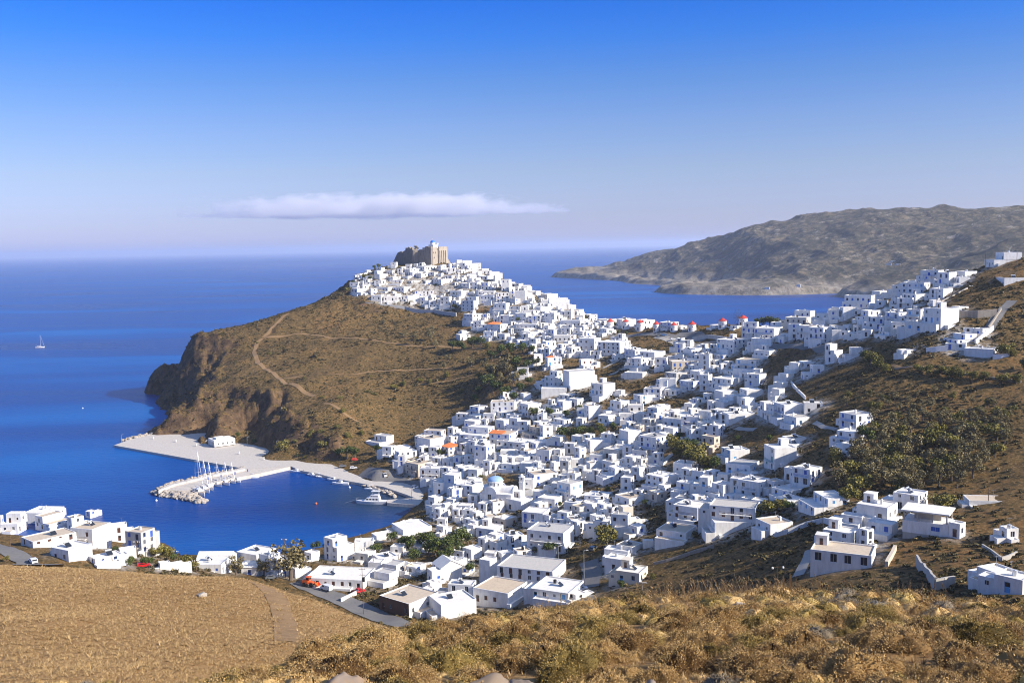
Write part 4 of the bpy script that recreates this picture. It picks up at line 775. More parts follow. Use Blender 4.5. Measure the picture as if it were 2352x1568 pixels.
def windmill(u, vb, wpx, vcap, vtop, lab, sails=False, i=0):
    P = hit(u, vb); k = pxm(P); r = max(wpx * k / 2, 2.3); H = (vb - vcap) * k; hc = max(1.6, (vcap - vtop) * k)
    root = empty('windmill', P, -.5, label=lab, cat='windmill', group='windmills in a row on the ridge')
    t = MB(); t.lathe([(r * 1.06, -3), (r * 1.03, 0), (r, H * .5), (r * .95, H), (r * .99, H + .02), (r * .99, H + .25)], 26); t.lathe([(.01, H + .24), (r * .99, H + .25)], 26); t.obj('tower', M['white'], root, smooth=False)
    c = MB(); c.lathe([(r * 1.08, H + .22), (r * 1.02, H + .35), (r * .55, H + .25 + hc * .45), (r * .18, H + .25 + hc * .8), (.22, H + .25 + hc * .86), (.16, H + .25 + hc * .93), (.02, H + .25 + hc)], 26); c.lathe([(.02, H + .27), (r * 1.08, H + .22)], 26); c.obj('cap', M['redcap'], root)
    for a, z, w, h, kd in ((-1.9, .1, 1.0, 2.1, 'door'), (-1.2, H * .62, .6, .7, 'win'), (-2.7, H * .6, .6, .7, 'win')):
        rr = r * (1.03 - .06 * z / H) + .02; o = bpy.data.objects.new('door' if kd == 'door' else 'window', window_mesh(kd, w, h, 'brown')); o.location = (rr * math.cos(a), rr * math.sin(a), z); o.rotation_euler = (0, 0, a + math.pi / 2); put(o, root)
    if sails:
        s = MB(); a = R(232); ax = Vector((math.cos(a), math.sin(a), 0)); side = Vector((-ax.y, ax.x, 0)); hub = Vector((0, 0, H + .9)) + ax * (r + 1.3); s.bar(Vector((0, 0, H + .9)), hub + ax * .5, .16)
        tips = []
        for q in range(10): w = 2 * math.pi * q / 10 + .2; tip = hub + (side * math.cos(w) + Vector((0, 0, 1)) * math.sin(w)) * 5.4; s.bar(hub, tip, .085, .06, 5); tips.append(tip)
        for q in range(10): s.bar(tips[q], tips[(q + 1) % 10], .02, n=3)
        for q in range(10): s.bar(hub + ax * 1.6, tips[q], .015, n=3)
        s.bar(hub, hub + ax * 1.6, .1); s.obj('sails', M['wood'], root)
ox, oy = 1341, 637
for i, (x, w, vb, vc, vt, lab) in enumerate(((485, 135, 950, 815, 755, 'white windmill with red conical cap, leftmost of the ridge row beside the town'), (772, 130, 940, 815, 765, 'red capped windmill left of the dark roofed terrace gap, second of the ridge row'), (1037, 130, 970, 830, 775, 'red capped windmill right of the dark terrace gap, middle of the closely spaced ridge row'),
        (1332, 115, 985, 860, 805, 'slim red capped windmill just left of the white house with one blue window'), (1655, 130, 985, 875, 820, 'red capped windmill at the right end of the closely spaced ridge row'), (1992, 145, 980, 865, 800, 'red capped windmill standing alone at the end of the curved concrete ramp'))):
    windmill(ox + x / 8, oy + vb / 8, w / 8, oy + vc / 8, oy + vt / 8, lab, i=i)
windmill(1635 + 198 / 8, 637 + 930 / 8, 155 / 8, 637 + 800 / 8, 637 + 745 / 8, 'red capped windmill with a diagonal shadow, just left of the one with sails')
windmill(1635 + 575 / 8, 637 + 880 / 8, 160 / 8, 637 + 750 / 8, 637 + 690 / 8, 'rightmost red capped windmill carrying a wheel of wooden sail spokes', True)
def unfinished():
    b = solve_box(2079, 2177, 2187, 1181, 1233, ''); L1, L2, H = b.L1, max(b.L2, 8), b.H; P = b.P
    root = empty('unfinished_house', P, b.rz, label='half built concrete house with open upper floor and two blue windows on the right slope', cat='house'); b.root = root; b.label = root['label']
    zf = H * .52; mb = MB(); ops = [(L1 * .18, L1 * .27, zf * .35, zf * .72, ''), (L1 * .36 - 1.0, L1 * .36 + .1, zf * .35, zf * .72, '')]
    facade(mb, 1, L1, zf, 0, ops, .2); facade(mb, 0, L2, zf, 0, [], .2); mb.box(.01, L2, .01, L1, -.1, -.02); mb.face([(L2, 0, 0), (L2, L1, 0), (L2, L1, zf), (L2, 0, zf)]); mb.face([(0, L1, 0), (0, L1, zf), (L2, L1, zf), (L2, L1, 0)]); mb.face([(0, 0, zf), (L2, 0, zf), (L2, L1, zf), (0, L1, zf)]); mb.obj('wall', M['white'], root)
    for o4 in ops: o = bpy.data.objects.new('window', window_mesh('shut', o4[1] - o4[0], o4[3] - o4[2], 'blue')); o.location = (.12, (o4[0] + o4[1]) / 2, o4[2]); o.rotation_euler = (0, 0, -math.pi / 2); put(o, root)
    f = MB(); f.box(.05, L2 - .05, .05, L1 - .05, -8, -.1); f.obj('block_basement', M['concrete'], root)
    p = MB()
    for x in (.2, L2 - .5):
        for y in (.2, L1 * .33, L1 * .66, L1 - .5): q = MB(); q.box(x, x + .35, y, y + .35, zf, H - .35); q.obj('pillar', M['concrete'], root)
    p.box(L2 * .45, L2 * .45 + .2, L1 * .2, L1 * .8, zf, H - .35); p.obj('partition', M['concrete'], root)
    s = MB(); s.box(-.5, L2 + .4, -.4, L1 + .4, H - .35, H); s.obj('roof', M['roofw'], root)
    return b
UNF = unfinished(); UNF.cat = 'house'
def gabled(xl, xc, xr, yt, yb, label, end='white', rise=.28):
    b = solve_box(xl, xc, xr, yt, yb, ''); L1, L2, H, F = b.L1, b.L2, b.H, b.F; root = empty('gabled_house', b.P, b.rz, label=label, cat='house'); mb = MB(); r = random.Random(int(xl))
    ol = openings(b, 1, L1, H, r, False, False); facade(mb, 1, L1, H, F, ol, .2); facade(mb, 0, L2, H, F, [], .2); mb.face([(L2, 0, -F), (L2, L1, -F), (L2, L1, H), (L2, 0, H)]); mb.face([(L2, L1, -F), (0, L1, -F), (0, L1, H), (L2, L1, H)])
    zr = H + L2 * rise; mb.face([(0, 0, H), (L2, 0, H), (L2 / 2, 0, zr)]); mb.face([(0, L1, H), (L2 / 2, L1, zr), (L2, L1, H)]); mb.obj('wall', M[end], root)
    rf = MB(); e = .25; rf.face([(-e, -e, H - e * .5 + .06), (L2 / 2, -e, zr + .06), (L2 / 2, L1 + e, zr + .06), (-e, L1 + e, H - e * .5 + .06)][::-1]); rf.face([(L2 + e, -e, H - e * .5 + .06), (L2 + e, L1 + e, H - e * .5 + .06), (L2 / 2, L1 + e, zr + .06), (L2 / 2, -e, zr + .06)][::-1]); rf.obj('roof', M['roofw'], root)
    for a0, a1, z0, z1, kd in ol: o = bpy.data.objects.new('door' if kd == 'door' else 'window', window_mesh('door' if kd == 'door' else 'win', a1 - a0, z1 - z0, 'blue')); o.location = (.15, (a0 + a1) / 2, z0); o.rotation_euler = (0, 0, -math.pi / 2); put(o, root)
gabled(455, 530, 545, 1285, 1302, 'low white house with shallow gabled roof by the bay behind the grass hill'); gabled(556, 590, 602, 1302, 1322, 'small white gabled shed just left of the big roadside eucalyptus')
gabled(994, 1013, 1062, 1305, 1336, 'white house with angled ridge roof standing in the shaded lane by the hall'); gabled(923, 930, 950, 1300, 1318, 'narrow house with tan gable end beside the workshop yard', 'beige')

# ------------------------------------------------------------------ quay, breakwater, lanes and walls
M['quay'] = plaster('pale_quay_concrete', (0.60, 0.55, 0.49), (0.40, 0.355, 0.30), .8); M['asphalt'] = plaster('worn_asphalt', (0.20, 0.19, 0.18), (0.12, 0.115, 0.11), .5); M['dirt'] = plaster('dirt_track', (0.30, 0.19, 0.092), (0.20, 0.12, 0.055), .8); M['lane'] = plaster('concrete_lane', (0.40, 0.37, 0.33), (0.30, 0.27, 0.23), .6)
M['boulder'] = plaster('breakwater_rock', (0.44, 0.39, 0.33), (0.22, 0.17, 0.13), .8); M['rust'] = plaster('lichen_rock', (0.24, 0.19, 0.15), (0.42, 0.20, 0.02), .75)
def slab(name, px, z0, z1, m, **k):
    mb = MB(); pts = [at_z(u, v, z1) for u, v in px]; a = sum(p.x * q.y - q.x * p.y for p, q in zip(pts, pts[1:] + pts[:1]))
    mb.prism(pts if a > 0 else pts[::-1], z0, z1); return mb.obj(name, M[m], **k)
slab('quay', [(262, 1022), (300, 1008), (400, 987), (470, 985), (560, 997), (615, 1020), (680, 1036), (770, 1048), (850, 1056), (905, 1076), (960, 1104), (992, 1128), (962, 1146), (930, 1134), (880, 1117), (845, 1112), (800, 1104), (762, 1096), (735, 1088), (690, 1080), (668, 1070), (563, 1076)], -9, 1.3, 'quay', kind='structure')
slab('breakwater', [(667, 1071), (600, 1086), (540, 1097), (470, 1113), (445, 1124), (385, 1128), (364, 1126), (400, 1111), (480, 1092), (565, 1077)], -9, 1.9, 'quay', label='long pale concrete breakwater arm enclosing the small harbour', cat='breakwater')
slab('sea_wall', [(563, 1073), (480, 1089.5), (400, 1108), (366, 1122), (364, 1126), (400, 1111.5), (480, 1092.5), (563, 1076)], -9, 3.0, 'quay', label='low parapet wall along the outer edge of the breakwater', cat='wall')
slab('jetty', [(889, 1147), (889, 1154), (968, 1159.5), (990, 1156), (985, 1147), (950, 1143)], -9, 1.5, 'quay', label='short concrete jetty running out to the white motor yacht', cat='jetty')
PATHS = []
def strip(name, px, w, m, off=.22, kind='structure', nsub=4, **k):
    P = [hit(u, v, 150 if v < 1420 and not (u < 760 and v > 1330) else 40) if True else None for u, v in px]; pts = []
    for a, b in zip(P, P[1:]):
        n = max(1, int((b - a).length / 2.0))
        pts += [a.lerp(b, i / n) for i in range(n)]
    pts.append(P[-1]); vv, ff = [], []
    for i, p in enumerate(pts):
        t = (pts[min(i + 1, len(pts) - 1)] - pts[max(i - 1, 0)]); t.z = 0; t = t.normalized() if t.length > 1e-6 else Vector((1, 0, 0)); s = Vector((-t.y, t.x, 0)); ww = w * (1 + .18 * float(vnoise([i * .35], [len(px) * 1.7])[0]))
        for j in range(nsub + 1): q = p + s * (ww * (j / nsub - .5)); vv.append((q.x, q.y, 0))
        PATHS.append((p.x, p.y, w))
    a = np.array(vv); d = np.hypot(a[:, 0], a[:, 1]); zf = z_near if d.mean() < 165 else z_land; a[:, 2] = zf(a[:, 0], a[:, 1]) + off
    return put(bpy.data.objects.new(name, np_mesh(name, a, grid_faces(len(pts), nsub + 1)[:, ::-1], [M[m]], True)), kind=kind, **k)
for px, w in (([(664, 717), (650, 722), (636, 738), (606, 775), (590, 786), (583, 806), (592, 830), (620, 853), (655, 879), (690, 900), (722, 916)], 3.4), ([(606, 775), (700, 764), (800, 776), (920, 791), (1030, 796), (1110, 803)], 2.4), ([(652, 866), (780, 866), (870, 856), (960, 848), (1040, 846)], 2.2), ([(960, 884), (1040, 872), (1085, 862)], 1.6), ([(745, 935), (790, 955), (830, 975)], 2.2), ([(2050, 838), (2069, 846), (2120, 845)], 2.0)): strip('path', px, w, 'dirt')
strip('track', [(585, 1334), (610, 1345), (632, 1365), (645, 1392), (655, 1425), (662, 1470)], 2.3, 'dirt', .06)
for px, w in (([(690, 1336), (735, 1357), (790, 1382), (835, 1402), (880, 1420), (935, 1437)], 9.0), ([(-30, 1247), (20, 1266), (62, 1288), (90, 1305)], 6.0), ([(1400, 775), (1470, 768), (1530, 770), (1580, 785), (1600, 800)], 6.5), ([(1560, 766), (1590, 772), (1620, 780)], 9), ([(1690, 800), (1730, 797), (1780, 799), (1830, 800), (1900, 806)], 6), ([(1600, 792), (1650, 785), (1690, 790)], 11), ([(1352, 1290), (1360, 1320), (1355, 1350)], 6.5), ([(830, 1085), (880, 1100), (940, 1118), (985, 1128)], 10), ([(2270, 757), (2300, 715), (2325, 690)], 4.5)): strip('road', px, w, 'asphalt')
for px, w in (([(1862, 1262), (1850, 1290), (1832, 1322)], 3.0), ([(1545, 1043), (1525, 1062), (1505, 1080)], 3.0), ([(1315, 965), (1290, 985), (1262, 1010)], 3.0), ([(1870, 970), (1920, 990)], 2.2), ([(1440, 818), (1385, 845)], 2.0), ([(1400, 862), (1425, 850), (1450, 835)], 2.5), ([(1510, 772), (1550, 785), (1565, 798)], 7.0), ([(1735, 990), (1690, 985)], 2.5)): strip('footway', px, w, 'lane')
def wall_run(px, h, m, label, th=.45, cat='wall', name='wall', base=2.0):
    P = [hit(u, v) for u, v in px]; mb = MB(); pts = []
    for a, b in zip(P, P[1:]):
        n = max(1, int((b - a).length / 3.0)); pts += [a.lerp(b, i / n) for i in range(n)]
    pts.append(P[-1]); rr = random.Random(len(px) + int(px[0][0])); L_, R_ = [], []
    for i, p in enumerate(pts):
        t = pts[min(i + 1, len(pts) - 1)] - pts[max(i - 1, 0)]; t.z = 0; t.normalize(); s = Vector((-t.y, t.x, 0)) * th / 2; z = g1(p.x, p.y); hh = h * (1 + (rr.uniform(-.12, .12) if m in ('stone', 'concrete') else 0)); L_.append((p + s, z, hh)); R_.append((p - s, z, hh))
    for i in range(len(pts) - 1):
        (a, za, ha), (b, zb, hb), (c, zc, _), (d, zd, _) = L_[i], L_[i + 1], R_[i], R_[i + 1]
        A0, A1, B0, B1 = (a.x, a.y, za - base), (a.x, a.y, za + ha), (b.x, b.y, zb - base), (b.x, b.y, zb + hb); C0, C1, D0, D1 = (c.x, c.y, za - base), (c.x, c.y, za + ha), (d.x, d.y, zb - base), (d.x, d.y, zb + hb)
        mb.face([A0, A1, B1, B0]); mb.face([C0, D0, D1, C1]); mb.face([A1, C1, D1, B1])
        if i == 0: mb.face([A0, C0, C1, A1])
        if i == len(pts) - 2: mb.face([B0, B1, D1, D0])
    o = mb.obj(name, M[m]); o['label'] = label; o['category'] = cat; return o
wall_run([(835, 701), (870, 705), (930, 711), (1000, 719), (1048, 726)], 3.0, 'grey', 'long grey retaining wall under the lowest houses on the left flank of castle hill', .8, name='retaining_wall')
wall_run([(1500, 1297), (1530, 1290), (1565, 1280), (1600, 1268), (1640, 1257)], 1.0, 'stone', 'low pale stone wall left of the lower shaded field, running up to the corner house', .5, name='stone_wall')
wall_run([(1775, 1233), (1810, 1222), (1850, 1206), (1893, 1196), (1910, 1200)], 1.1, 'white', 'white parapet of the lane above the shaded field, beside the tan roofed house', .4, name='parapet')
wall_run([(2146, 853), (2180, 858), (2230, 863)], .8, 'stone', 'low roadside stone wall left of its gap, below the row of yellowish bushes', name='stone_wall'); wall_run([(2257, 868), (2300, 872), (2345, 878)], .8, 'stone', 'low roadside stone wall at the right edge, below the row of yellowish bushes', name='stone_wall')
wall_run([(2046, 850), (2075, 846), (2106, 843)], .8, 'stone', 'low pale wall beside the parked camper below the telegraph pole', name='stone_wall')
wall_run([(2203, 731), (2245, 730), (2288, 727)], 3.2, 'stone', 'grey stone retaining wall right of the big sunlit white gable', 1.0, name='retaining_wall')
wall_run([(2240, 790), (2258, 775), (2281, 756)], 1.8, 'white', 'white wall climbing diagonally from the farmhouse to the upper lane', .6, name='garden_wall'); wall_run([(2127, 812), (2150, 809), (2176, 806)], 2.6, 'white', 'white yard wall in front of the farmhouse with the orange awning', .5, name='yard_wall')
wall_run([(2280, 825), (2300, 824), (2318, 821)], 2.0, 'white', 'low white wall stub right of the large farm building by the green bush', .5, name='yard_wall')
wall_run([(2105, 1296), (2122, 1318), (2148, 1349)], 2.4, 'concrete', 'raw concrete wall running down the shaded right slope towards the near shrubs', .5, name='concrete_wall'); wall_run([(2148, 1349), (2168, 1346), (2192, 1341)], 1.8, 'concrete', 'short sunlit concrete wall at the foot of the raw concrete wall', .5, name='concrete_wall')
wall_run([(2256, 1258), (2275, 1270), (2300, 1289)], 1.2, 'concrete', 'grey garden wall above the blue windowed house at the right edge', .4, name='garden_wall'); wall_run([(2300, 1289), (2318, 1284), (2335, 1276)], 1.2, 'concrete', 'short garden wall with a lamp post above the house at the right edge', .4, name='garden_wall')
wall_run([(2056, 1262), (2050, 1275), (2040, 1292), (2036, 1300)], 1.3, 'beige', 'pale rubble wall curving down beside the large arched terrace house', .8, name='rubble_wall')
wall_run([(2163, 697), (2190, 684), (2222, 667)], 1.6, 'beige', 'sunlit pale parapet of the upper road right of the summit houses', .7, name='parapet'); wall_run([(1817, 882), (1832, 900), (1850, 918)], 1.6, 'white', 'white zigzag wall below the stepped white house on the dry slope', .6, name='garden_wall')
wall_run([(2270, 757), (2283, 738), (2299, 713)], 1.3, 'stone', 'stone wall edging the steep road at the upper right', .6, name='stone_wall'); wall_run([(1590, 783), (1625, 777), (1690, 784)], 2.6, 'grey', 'grey retaining wall of the car park below the windmills', .8, name='retaining_wall')
wall_run([(1435, 1022), (1400, 1010), (1375, 1002)], .9, 'stone', 'stone terrace wall among the trees in the middle of town', .6, name='stone_wall'); wall_run([(1258, 1016), (1285, 996), (1318, 968)], 1.0, 'white', 'white wall along the sloping lane right of the orange roofed houses', .5, name='lane_wall')
wall_run([(783, 1383), (800, 1375), (818, 1366)], 1.5, 'white', 'white yard wall by the red pickup on the coast road', .4, name='yard_wall'); wall_run([(993, 1297), (960, 1300), (940, 1310)], 1.2, 'white', 'white wall along the lane below the park trees', .4, name='lane_wall')
# ------------------------------------------------------------------ plants
def leafmat(name, stops, rough=.8, var=.12):
    m, nt, b = mat(name); b.inputs['Roughness'].default_value = rough; b.inputs['Specular IOR Level'].default_value = .15
    g = N(nt, 'ShaderNodeNewGeometry'); oi = N(nt, 'ShaderNodeObjectInfo'); ad = N(nt, 'ShaderNodeMath', operation='MULTIPLY_ADD'); L(nt, oi, 'Random', ad, 0); ad.inputs[1].default_value = var * 2; ad.inputs[2].default_value = -var
    a2 = N(nt, 'ShaderNodeMath', operation='ADD'); L(nt, g, 'Random Per Island', a2, 0); L(nt, ad, 0, a2, 1); r = ramp(nt, stops, a2); L(nt, r, 0, b, 'Base Color')
    return m
M['leaf0'] = leafmat('dark_green_leaves', [(0, (.024, .038, .010)), (.5, (.072, .098, .026)), (1, (.16, .18, .05))])
M['leaf1'] = leafmat('grey_olive_leaves', [(0, (.085, .072, .032)), (.5, (.20, .165, .075)), (1, (.34, .27, .13))])
M['leaf2'] = leafmat('yellow_green_leaves', [(0, (.06, .06, .015)), (.5, (.17, .155, .04)), (1, (.32, .26, .07))])
M['bark'] = plain('grey_brown_bark', (.16, .12, .09), .9, var=.4, scale=5)
M['scrub'] = leafmat('dry_hillside_scrub', [(0, (.03, .027, .011)), (.35, (.075, .062, .026)), (.7, (.14, .112, .046)), (1, (.24, .185, .085))])
M['cushion'] = leafmat('cushion_shrub_twigs', [(0, (.075, .040, .014)), (.2, (.22, .130, .048)), (.6, (.44, .285, .11)), (1, (.60, .41, .18))], var=.16)
M['cushion_o'] = leafmat('olive_cushion_twigs', [(0, (.06, .04, .012)), (.25, (.17, .12, .035)), (.65, (.36, .25, .075)), (1, (.52, .37, .14))], var=.16)
M['cushion_g'] = leafmat('grey_cushion_twigs', [(0, (.06, .045, .03)), (.4, (.19, .15, .10)), (1, (.42, .36, .26))], var=.1)
M['straw'] = leafmat('dry_straw', [(0, (.25, .15, .062)), (.5, (.39, .255, .115)), (1, (.54, .38, .19))])
nr = np.random.default_rng(11)
def quads(c, n, s, jit=.7):
    """leaf faces: centres, outward directions, sizes"""
    k = len(c); d = n + nr.normal(size=(k, 3)) * jit; d /= np.linalg.norm(d, axis=1)[:, None] + 1e-9
    a = np.cross(d, nr.normal(size=(k, 3))); a /= np.linalg.norm(a, axis=1)[:, None] + 1e-9; b = np.cross(d, a); s = np.asarray(s).reshape(-1, 1); e = s * nr.uniform(.5, .8, (k, 1))
    v = np.stack([c - a * s, c + b * e, c + a * s, c - b * e], 1).reshape(-1, 3); return v, np.arange(k * 4).reshape(-1, 4)
def crown(seed, blobs, nl, leaf):
    g = np.random.default_rng(seed); cs, ns = [], []
    w = np.array([b[3] ** 2 for b in blobs]); w = w / w.sum()
    for (x, y, z, r, sz), q in zip(blobs, w):
        n = int(nl * q) + 8; d = g.normal(size=(n, 3)); d /= np.linalg.norm(d, axis=1)[:, None]; rad = r * g.uniform(.55, 1.08, (n, 1)) ** .6; p = d * rad * np.array([1, 1, sz]) + np.array([x, y, z]); p += g.normal(size=(n, 3)) * r * .08; cs.append(p); ns.append(d)
    return quads(np.concatenate(cs), np.concatenate(ns), g.uniform(leaf * .6, leaf * 1.3, sum(len(c) for c in cs)))
def rand_blobs(g, n, spread, r0, r1, z0, z1, sz=.8):
    out = []
    for i in range(n):
        a = g.uniform(0, 6.28); rr = spread * math.sqrt(g.uniform(0, 1)); z = g.uniform(z0, z1); out.append((rr * math.cos(a), rr * math.sin(a), z, g.uniform(r0, r1), sz))
    return out
CROWN, TRUNK = {}, {}
def trunk_mesh(g, zc, spread, n=4):
    mb = MB(); top = Vector((g.uniform(-.04, .04), g.uniform(-.04, .04), zc * .55)); mb.bar((0, 0, -.12), top, .05, .035, 7)
    for i in range(n):
        a = 6.28 * i / n + g.uniform(-.4, .4); e = Vector((spread * .6 * math.cos(a), spread * .6 * math.sin(a), zc * g.uniform(.9, 1.25))); m_ = top.lerp(e, .5) + Vector((0, 0, .04)); mb.bar(top, m_, .03, .02, 5); mb.bar(m_, e, .02, .008, 5)
    return mb.mesh('trunk', [M['bark']])
for kd in (0, 1, 2):
    for j in range(4):
        g = random.Random(100 * kd + j)
        if kd == 0: bl = rand_blobs(g, 9, .30, .17, .27, .42, .84)
        elif kd == 1: bl = rand_blobs(g, 11, .34, .10, .19, .38, .93, .9)
        else: bl = rand_blobs(g, 8, .36, .16, .26, .22, .68)
        v, f = crown(kd * 10 + j, bl, 900 if kd != 1 else 800, .048 if kd != 1 else .042); CROWN[kd, j] = np_mesh('crown', v, f, [M['leaf%d' % kd]]); TRUNK[kd, j] = trunk_mesh(g, .6 if kd < 2 else .4, .35)
TREES = []
def tree(u, vb, h, kd, label=None, group=None, cat='tree', wid=1.0, P=None):
    P = P or hit(u, vb); k = pxm(P); H = max(1.2, h * k); r = random.Random(int(u * 7 + vb)); j = r.randrange(4); n = 'tree' if cat == 'tree' else 'bush'
    root = empty(n, P, r.uniform(0, 6.28), cat=cat); s = H / (.98 if kd < 2 else .85)
    for nm, me in (('trunk', TRUNK[kd, j]), ('crown', CROWN[kd, j])): o = bpy.data.objects.new(nm, me); o.scale = (s * wid, s * wid, s); put(o, root)
    root['label'] = label or ''; 
    if group: root['group'] = group
    TREES.append((root, u, vb, h, kd, cat)); return root
GROUPS = {
 'trees behind the isolated houses above the left slope': "1040 806 24 0;1060 809 28 0;1085 802 30 0;1104 797 24 0;1120 800 18 2",
 'dark grove on the slope between the bare hill and the town': "1130 830 28 0;1150 822 34 0;1175 816 30 0;1200 812 26 0;1115 850 26 1;1140 872 42 1;1165 862 46 1;1180 892 38 1;1120 892 36 0;1142 906 36 0;1160 916 32 0;1180 926 26 0;1100 907 22 0;1106 882 26 0;1200 872 26 0;1195 902 24 0;1232 842 20 0;1215 886 22 0;1128 868 30 0;1188 850 32 0;1150 890 34 1;1090 925 20 0;1168 940 22 0;1210 850 24 0;1222 815 22 0",
 'lone trees scattered over the bare brown slope': "872 762 15 1;930 776 18 1;950 792 25 1;990 782 32 1;1018 850 20 1;1030 832 20 1;1082 842 26 1;905 897 18 2;925 888 16 2;846 906 14 2;862 911 13 2;986 882 14 2;966 877 12 2;1026 868 18 2;780 922 16 2;786 952 18 2;1000 800 20 1;880 745 12 1;740 918 12 2;700 870 8 2;620 815 8 2;590 790 7 2;850 870 10 2;1060 905 14 2;1040 800 15 1",
 'trees at the foot of the cliff behind the quay': "650 1034 28 2;742 1031 24 2;546 1006 14 0;584 1021 14 0;712 1006 22 2;736 1000 18 2;680 1020 14 2;762 1015 16 2;800 1008 18 2;830 1000 16 2;700 985 16 2;775 985 14 2",
 'shade trees along the harbour promenade': "776 1053 26 0;796 1054 30 0;816 1051 26 0;866 1043 22 0;700 1052 7 2;683 1050 7 0;728 1058 7 2",
 'garden trees between the harbour houses': "1050 1036 17 0;1066 1039 17 0;985 1046 20 0;1006 1049 20 0;1150 1051 16 0;1165 1062 12 0;1020 1045 16 2;1108 1100 14 2;960 1060 14 2",
 'dark trees in the steep garden at the middle of town': "1290 1011 32 0;1310 1013 30 0;1336 1009 32 0;1356 1006 26 0;1380 1001 24 0;1410 991 22 0;1300 961 20 0;1226 961 26 0;1242 966 22 0;1330 951 22 0;1262 958 22 0;1378 985 18 2;1275 1040 14 2",
 'tall trees by the grey concrete footway': "1548 1032 42 2;1570 1052 52 2;1596 1062 56 2;1612 1076 50 2;1585 1046 44 0;1640 1080 34 0;1560 1018 26 0;1622 1098 24 0",
 'dense park trees near the tall harbour house': "866 1276 30 0;900 1247 28 0;926 1262 32 0;946 1267 38 0;966 1257 36 0;986 1262 42 0;1000 1277 46 0;1022 1277 46 0;1042 1262 38 0;1060 1252 42 0;950 1292 34 0;1016 1292 28 0;1076 1250 30 0;1035 1285 34 0;985 1280 34 0;1055 1275 30 0;726 1266 24 0;746 1263 18 0",
 'trees in front of the three storey school': "1240 1272 32 2;1264 1277 36 0;1252 1276 28 0",
 'small trees among the lower right houses': "1630 1202 30 2;1730 1196 36 2;1766 1182 46 2;1800 1172 32 2;1812 1176 26 0;1783 1168 22 0;1460 1340 14 2;1425 1352 22 0;1470 1332 22 0;1080 1320 32 0;1500 1330 18 2;1480 1160 14 0;1330 1188 18 0;1440 1195 16 2;1395 1130 14 0;1285 1165 14 0;1705 1125 16 0",
 'trees around the low houses on the left shore': "265 1272 18 0;300 1302 26 0;330 1302 24 0;356 1278 26 2;374 1277 34 2;388 1280 26 2;400 1292 22 0;432 1302 36 2;416 1300 24 2;543 1322 46 1;606 1322 42 1;345 1300 22 0;446 1306 22 2",
 'trees in the broad olive grove on the right slope': "",
 'yellowish bushes along the upper right lane': "2110 855 22 2;2130 860 26 2;2160 862 26 2;2185 868 32 2;2205 868 26 2;2235 870 22 2;2260 874 26 2;2300 880 30 2;2335 880 26 2;2000 838 38 2;2018 846 32 2;2036 856 26 2;2310 818 38 2;2325 820 22 2;2352 850 26 0;1985 830 26 0",
 'trees behind the rightmost windmill': "1740 739 18 0;1752 737 22 0;1768 736 26 0;1782 738 24 0;1796 741 20 0",
 'small trees on the ridge skyline among the houses': "1345 703 12 2;1403 718 16 2;1411 724 12 2;1416 742 12 2;1492 748 14 2;860 618 12 0;870 616 12 0;800 672 16 2;786 684 14 1;835 640 14 2;850 645 12 0;812 655 12 0",
 'bushes among the houses of the castle hill': "915 622 12 1;925 626 12 1;945 700 14 2;1046 710 14 2;905 700 8 0;1000 660 8 0;1180 690 8 2;1080 672 7 2;1440 770 9 0;1420 768 10 0;1190 742 14 0",
}
fr = random.Random(77); gr = []
poly = [(1870, 925), (1960, 900), (2100, 880), (2330, 920), (2330, 1000), (2260, 1080), (2190, 1130), (1990, 1160), (1930, 1150), (1905, 1100), (1880, 1060)]
for _ in range(700):
    u, v = fr.uniform(1870, 2330), fr.uniform(890, 1160)
    if not inside((u, v), poly) or (1905 < u < 2010 and 940 < v < 1050) or (1735 < u < 1935 and v < 1110): continue
    dn = sstep(900, 1050, v)
    if fr.random() > .35 + .65 * dn: continue
    h = 14 + 34 * dn * fr.uniform(.6, 1.15) + fr.uniform(0, 6)
    if any(math.hypot((u - a) , (v - b_) * 1.6) < .5 * h for a, b_, *_r in gr): continue
    gr.append((u, v, h, fr.choice([1, 1, 2, 1, 1, 2])))
for grp, txt in GROUPS.items():
    L_ = [tuple(float(x) for x in e.split()) for e in txt.split(';') if e] if txt else sorted(gr, key=lambda t: t[1])[:120]
    for q in L_: tree(q[0], q[1], q[2], int(q[3]), group=grp, cat='bush' if q[2] < 15 or ('bushes' in grp) else 'tree')
tree(668, 1330, 92, 1, 'big spreading grey green eucalyptus beside the tall lattice power pole', wid=1.05); tree(1394, 1257, 66, 2, 'tall olive brown tree standing at the road junction left of the stepped white house', wid=.75); tree(1990, 1022, 48, 0, 'round dark tree against the lone tall white house on the right slope'); tree(2164, 1172, 46, 2, 'wide yellowish tree behind the half built concrete house', wid=1.3)
tree(958, 577, 14, 1, 'small tree growing on top of the castle ruin', P=at_d(957, 578, 975)); tree(1945, 1152, 46, 2, 'bright yellow green tree at the lower left corner of the olive grove'); tree(1920, 1062, 44, 2, 'leafy tree just left of the lower lone blue balcony house'); tree(1695, 1015, 16, 0, 'small green bush on the brown bank under the sunlit blank wall', cat='bush'); tree(1765, 1018, 20, 0, 'fresh green bush left of the tan roofed house on the bank', cat='bush'); tree(1600, 842, 14, 2, 'bright green bush beside the white houses below the car park', cat='bush')
tree(846, 1366, 9, 2, 'round potted bush by the long low white building', cat='bush'); tree(15, 1285, 10, 2, 'low dark bush beside the coast road at the left edge', cat='bush', wid=1.6)
for u, v, h in ((2085, 640, 8), (1960, 640, 7)): pass

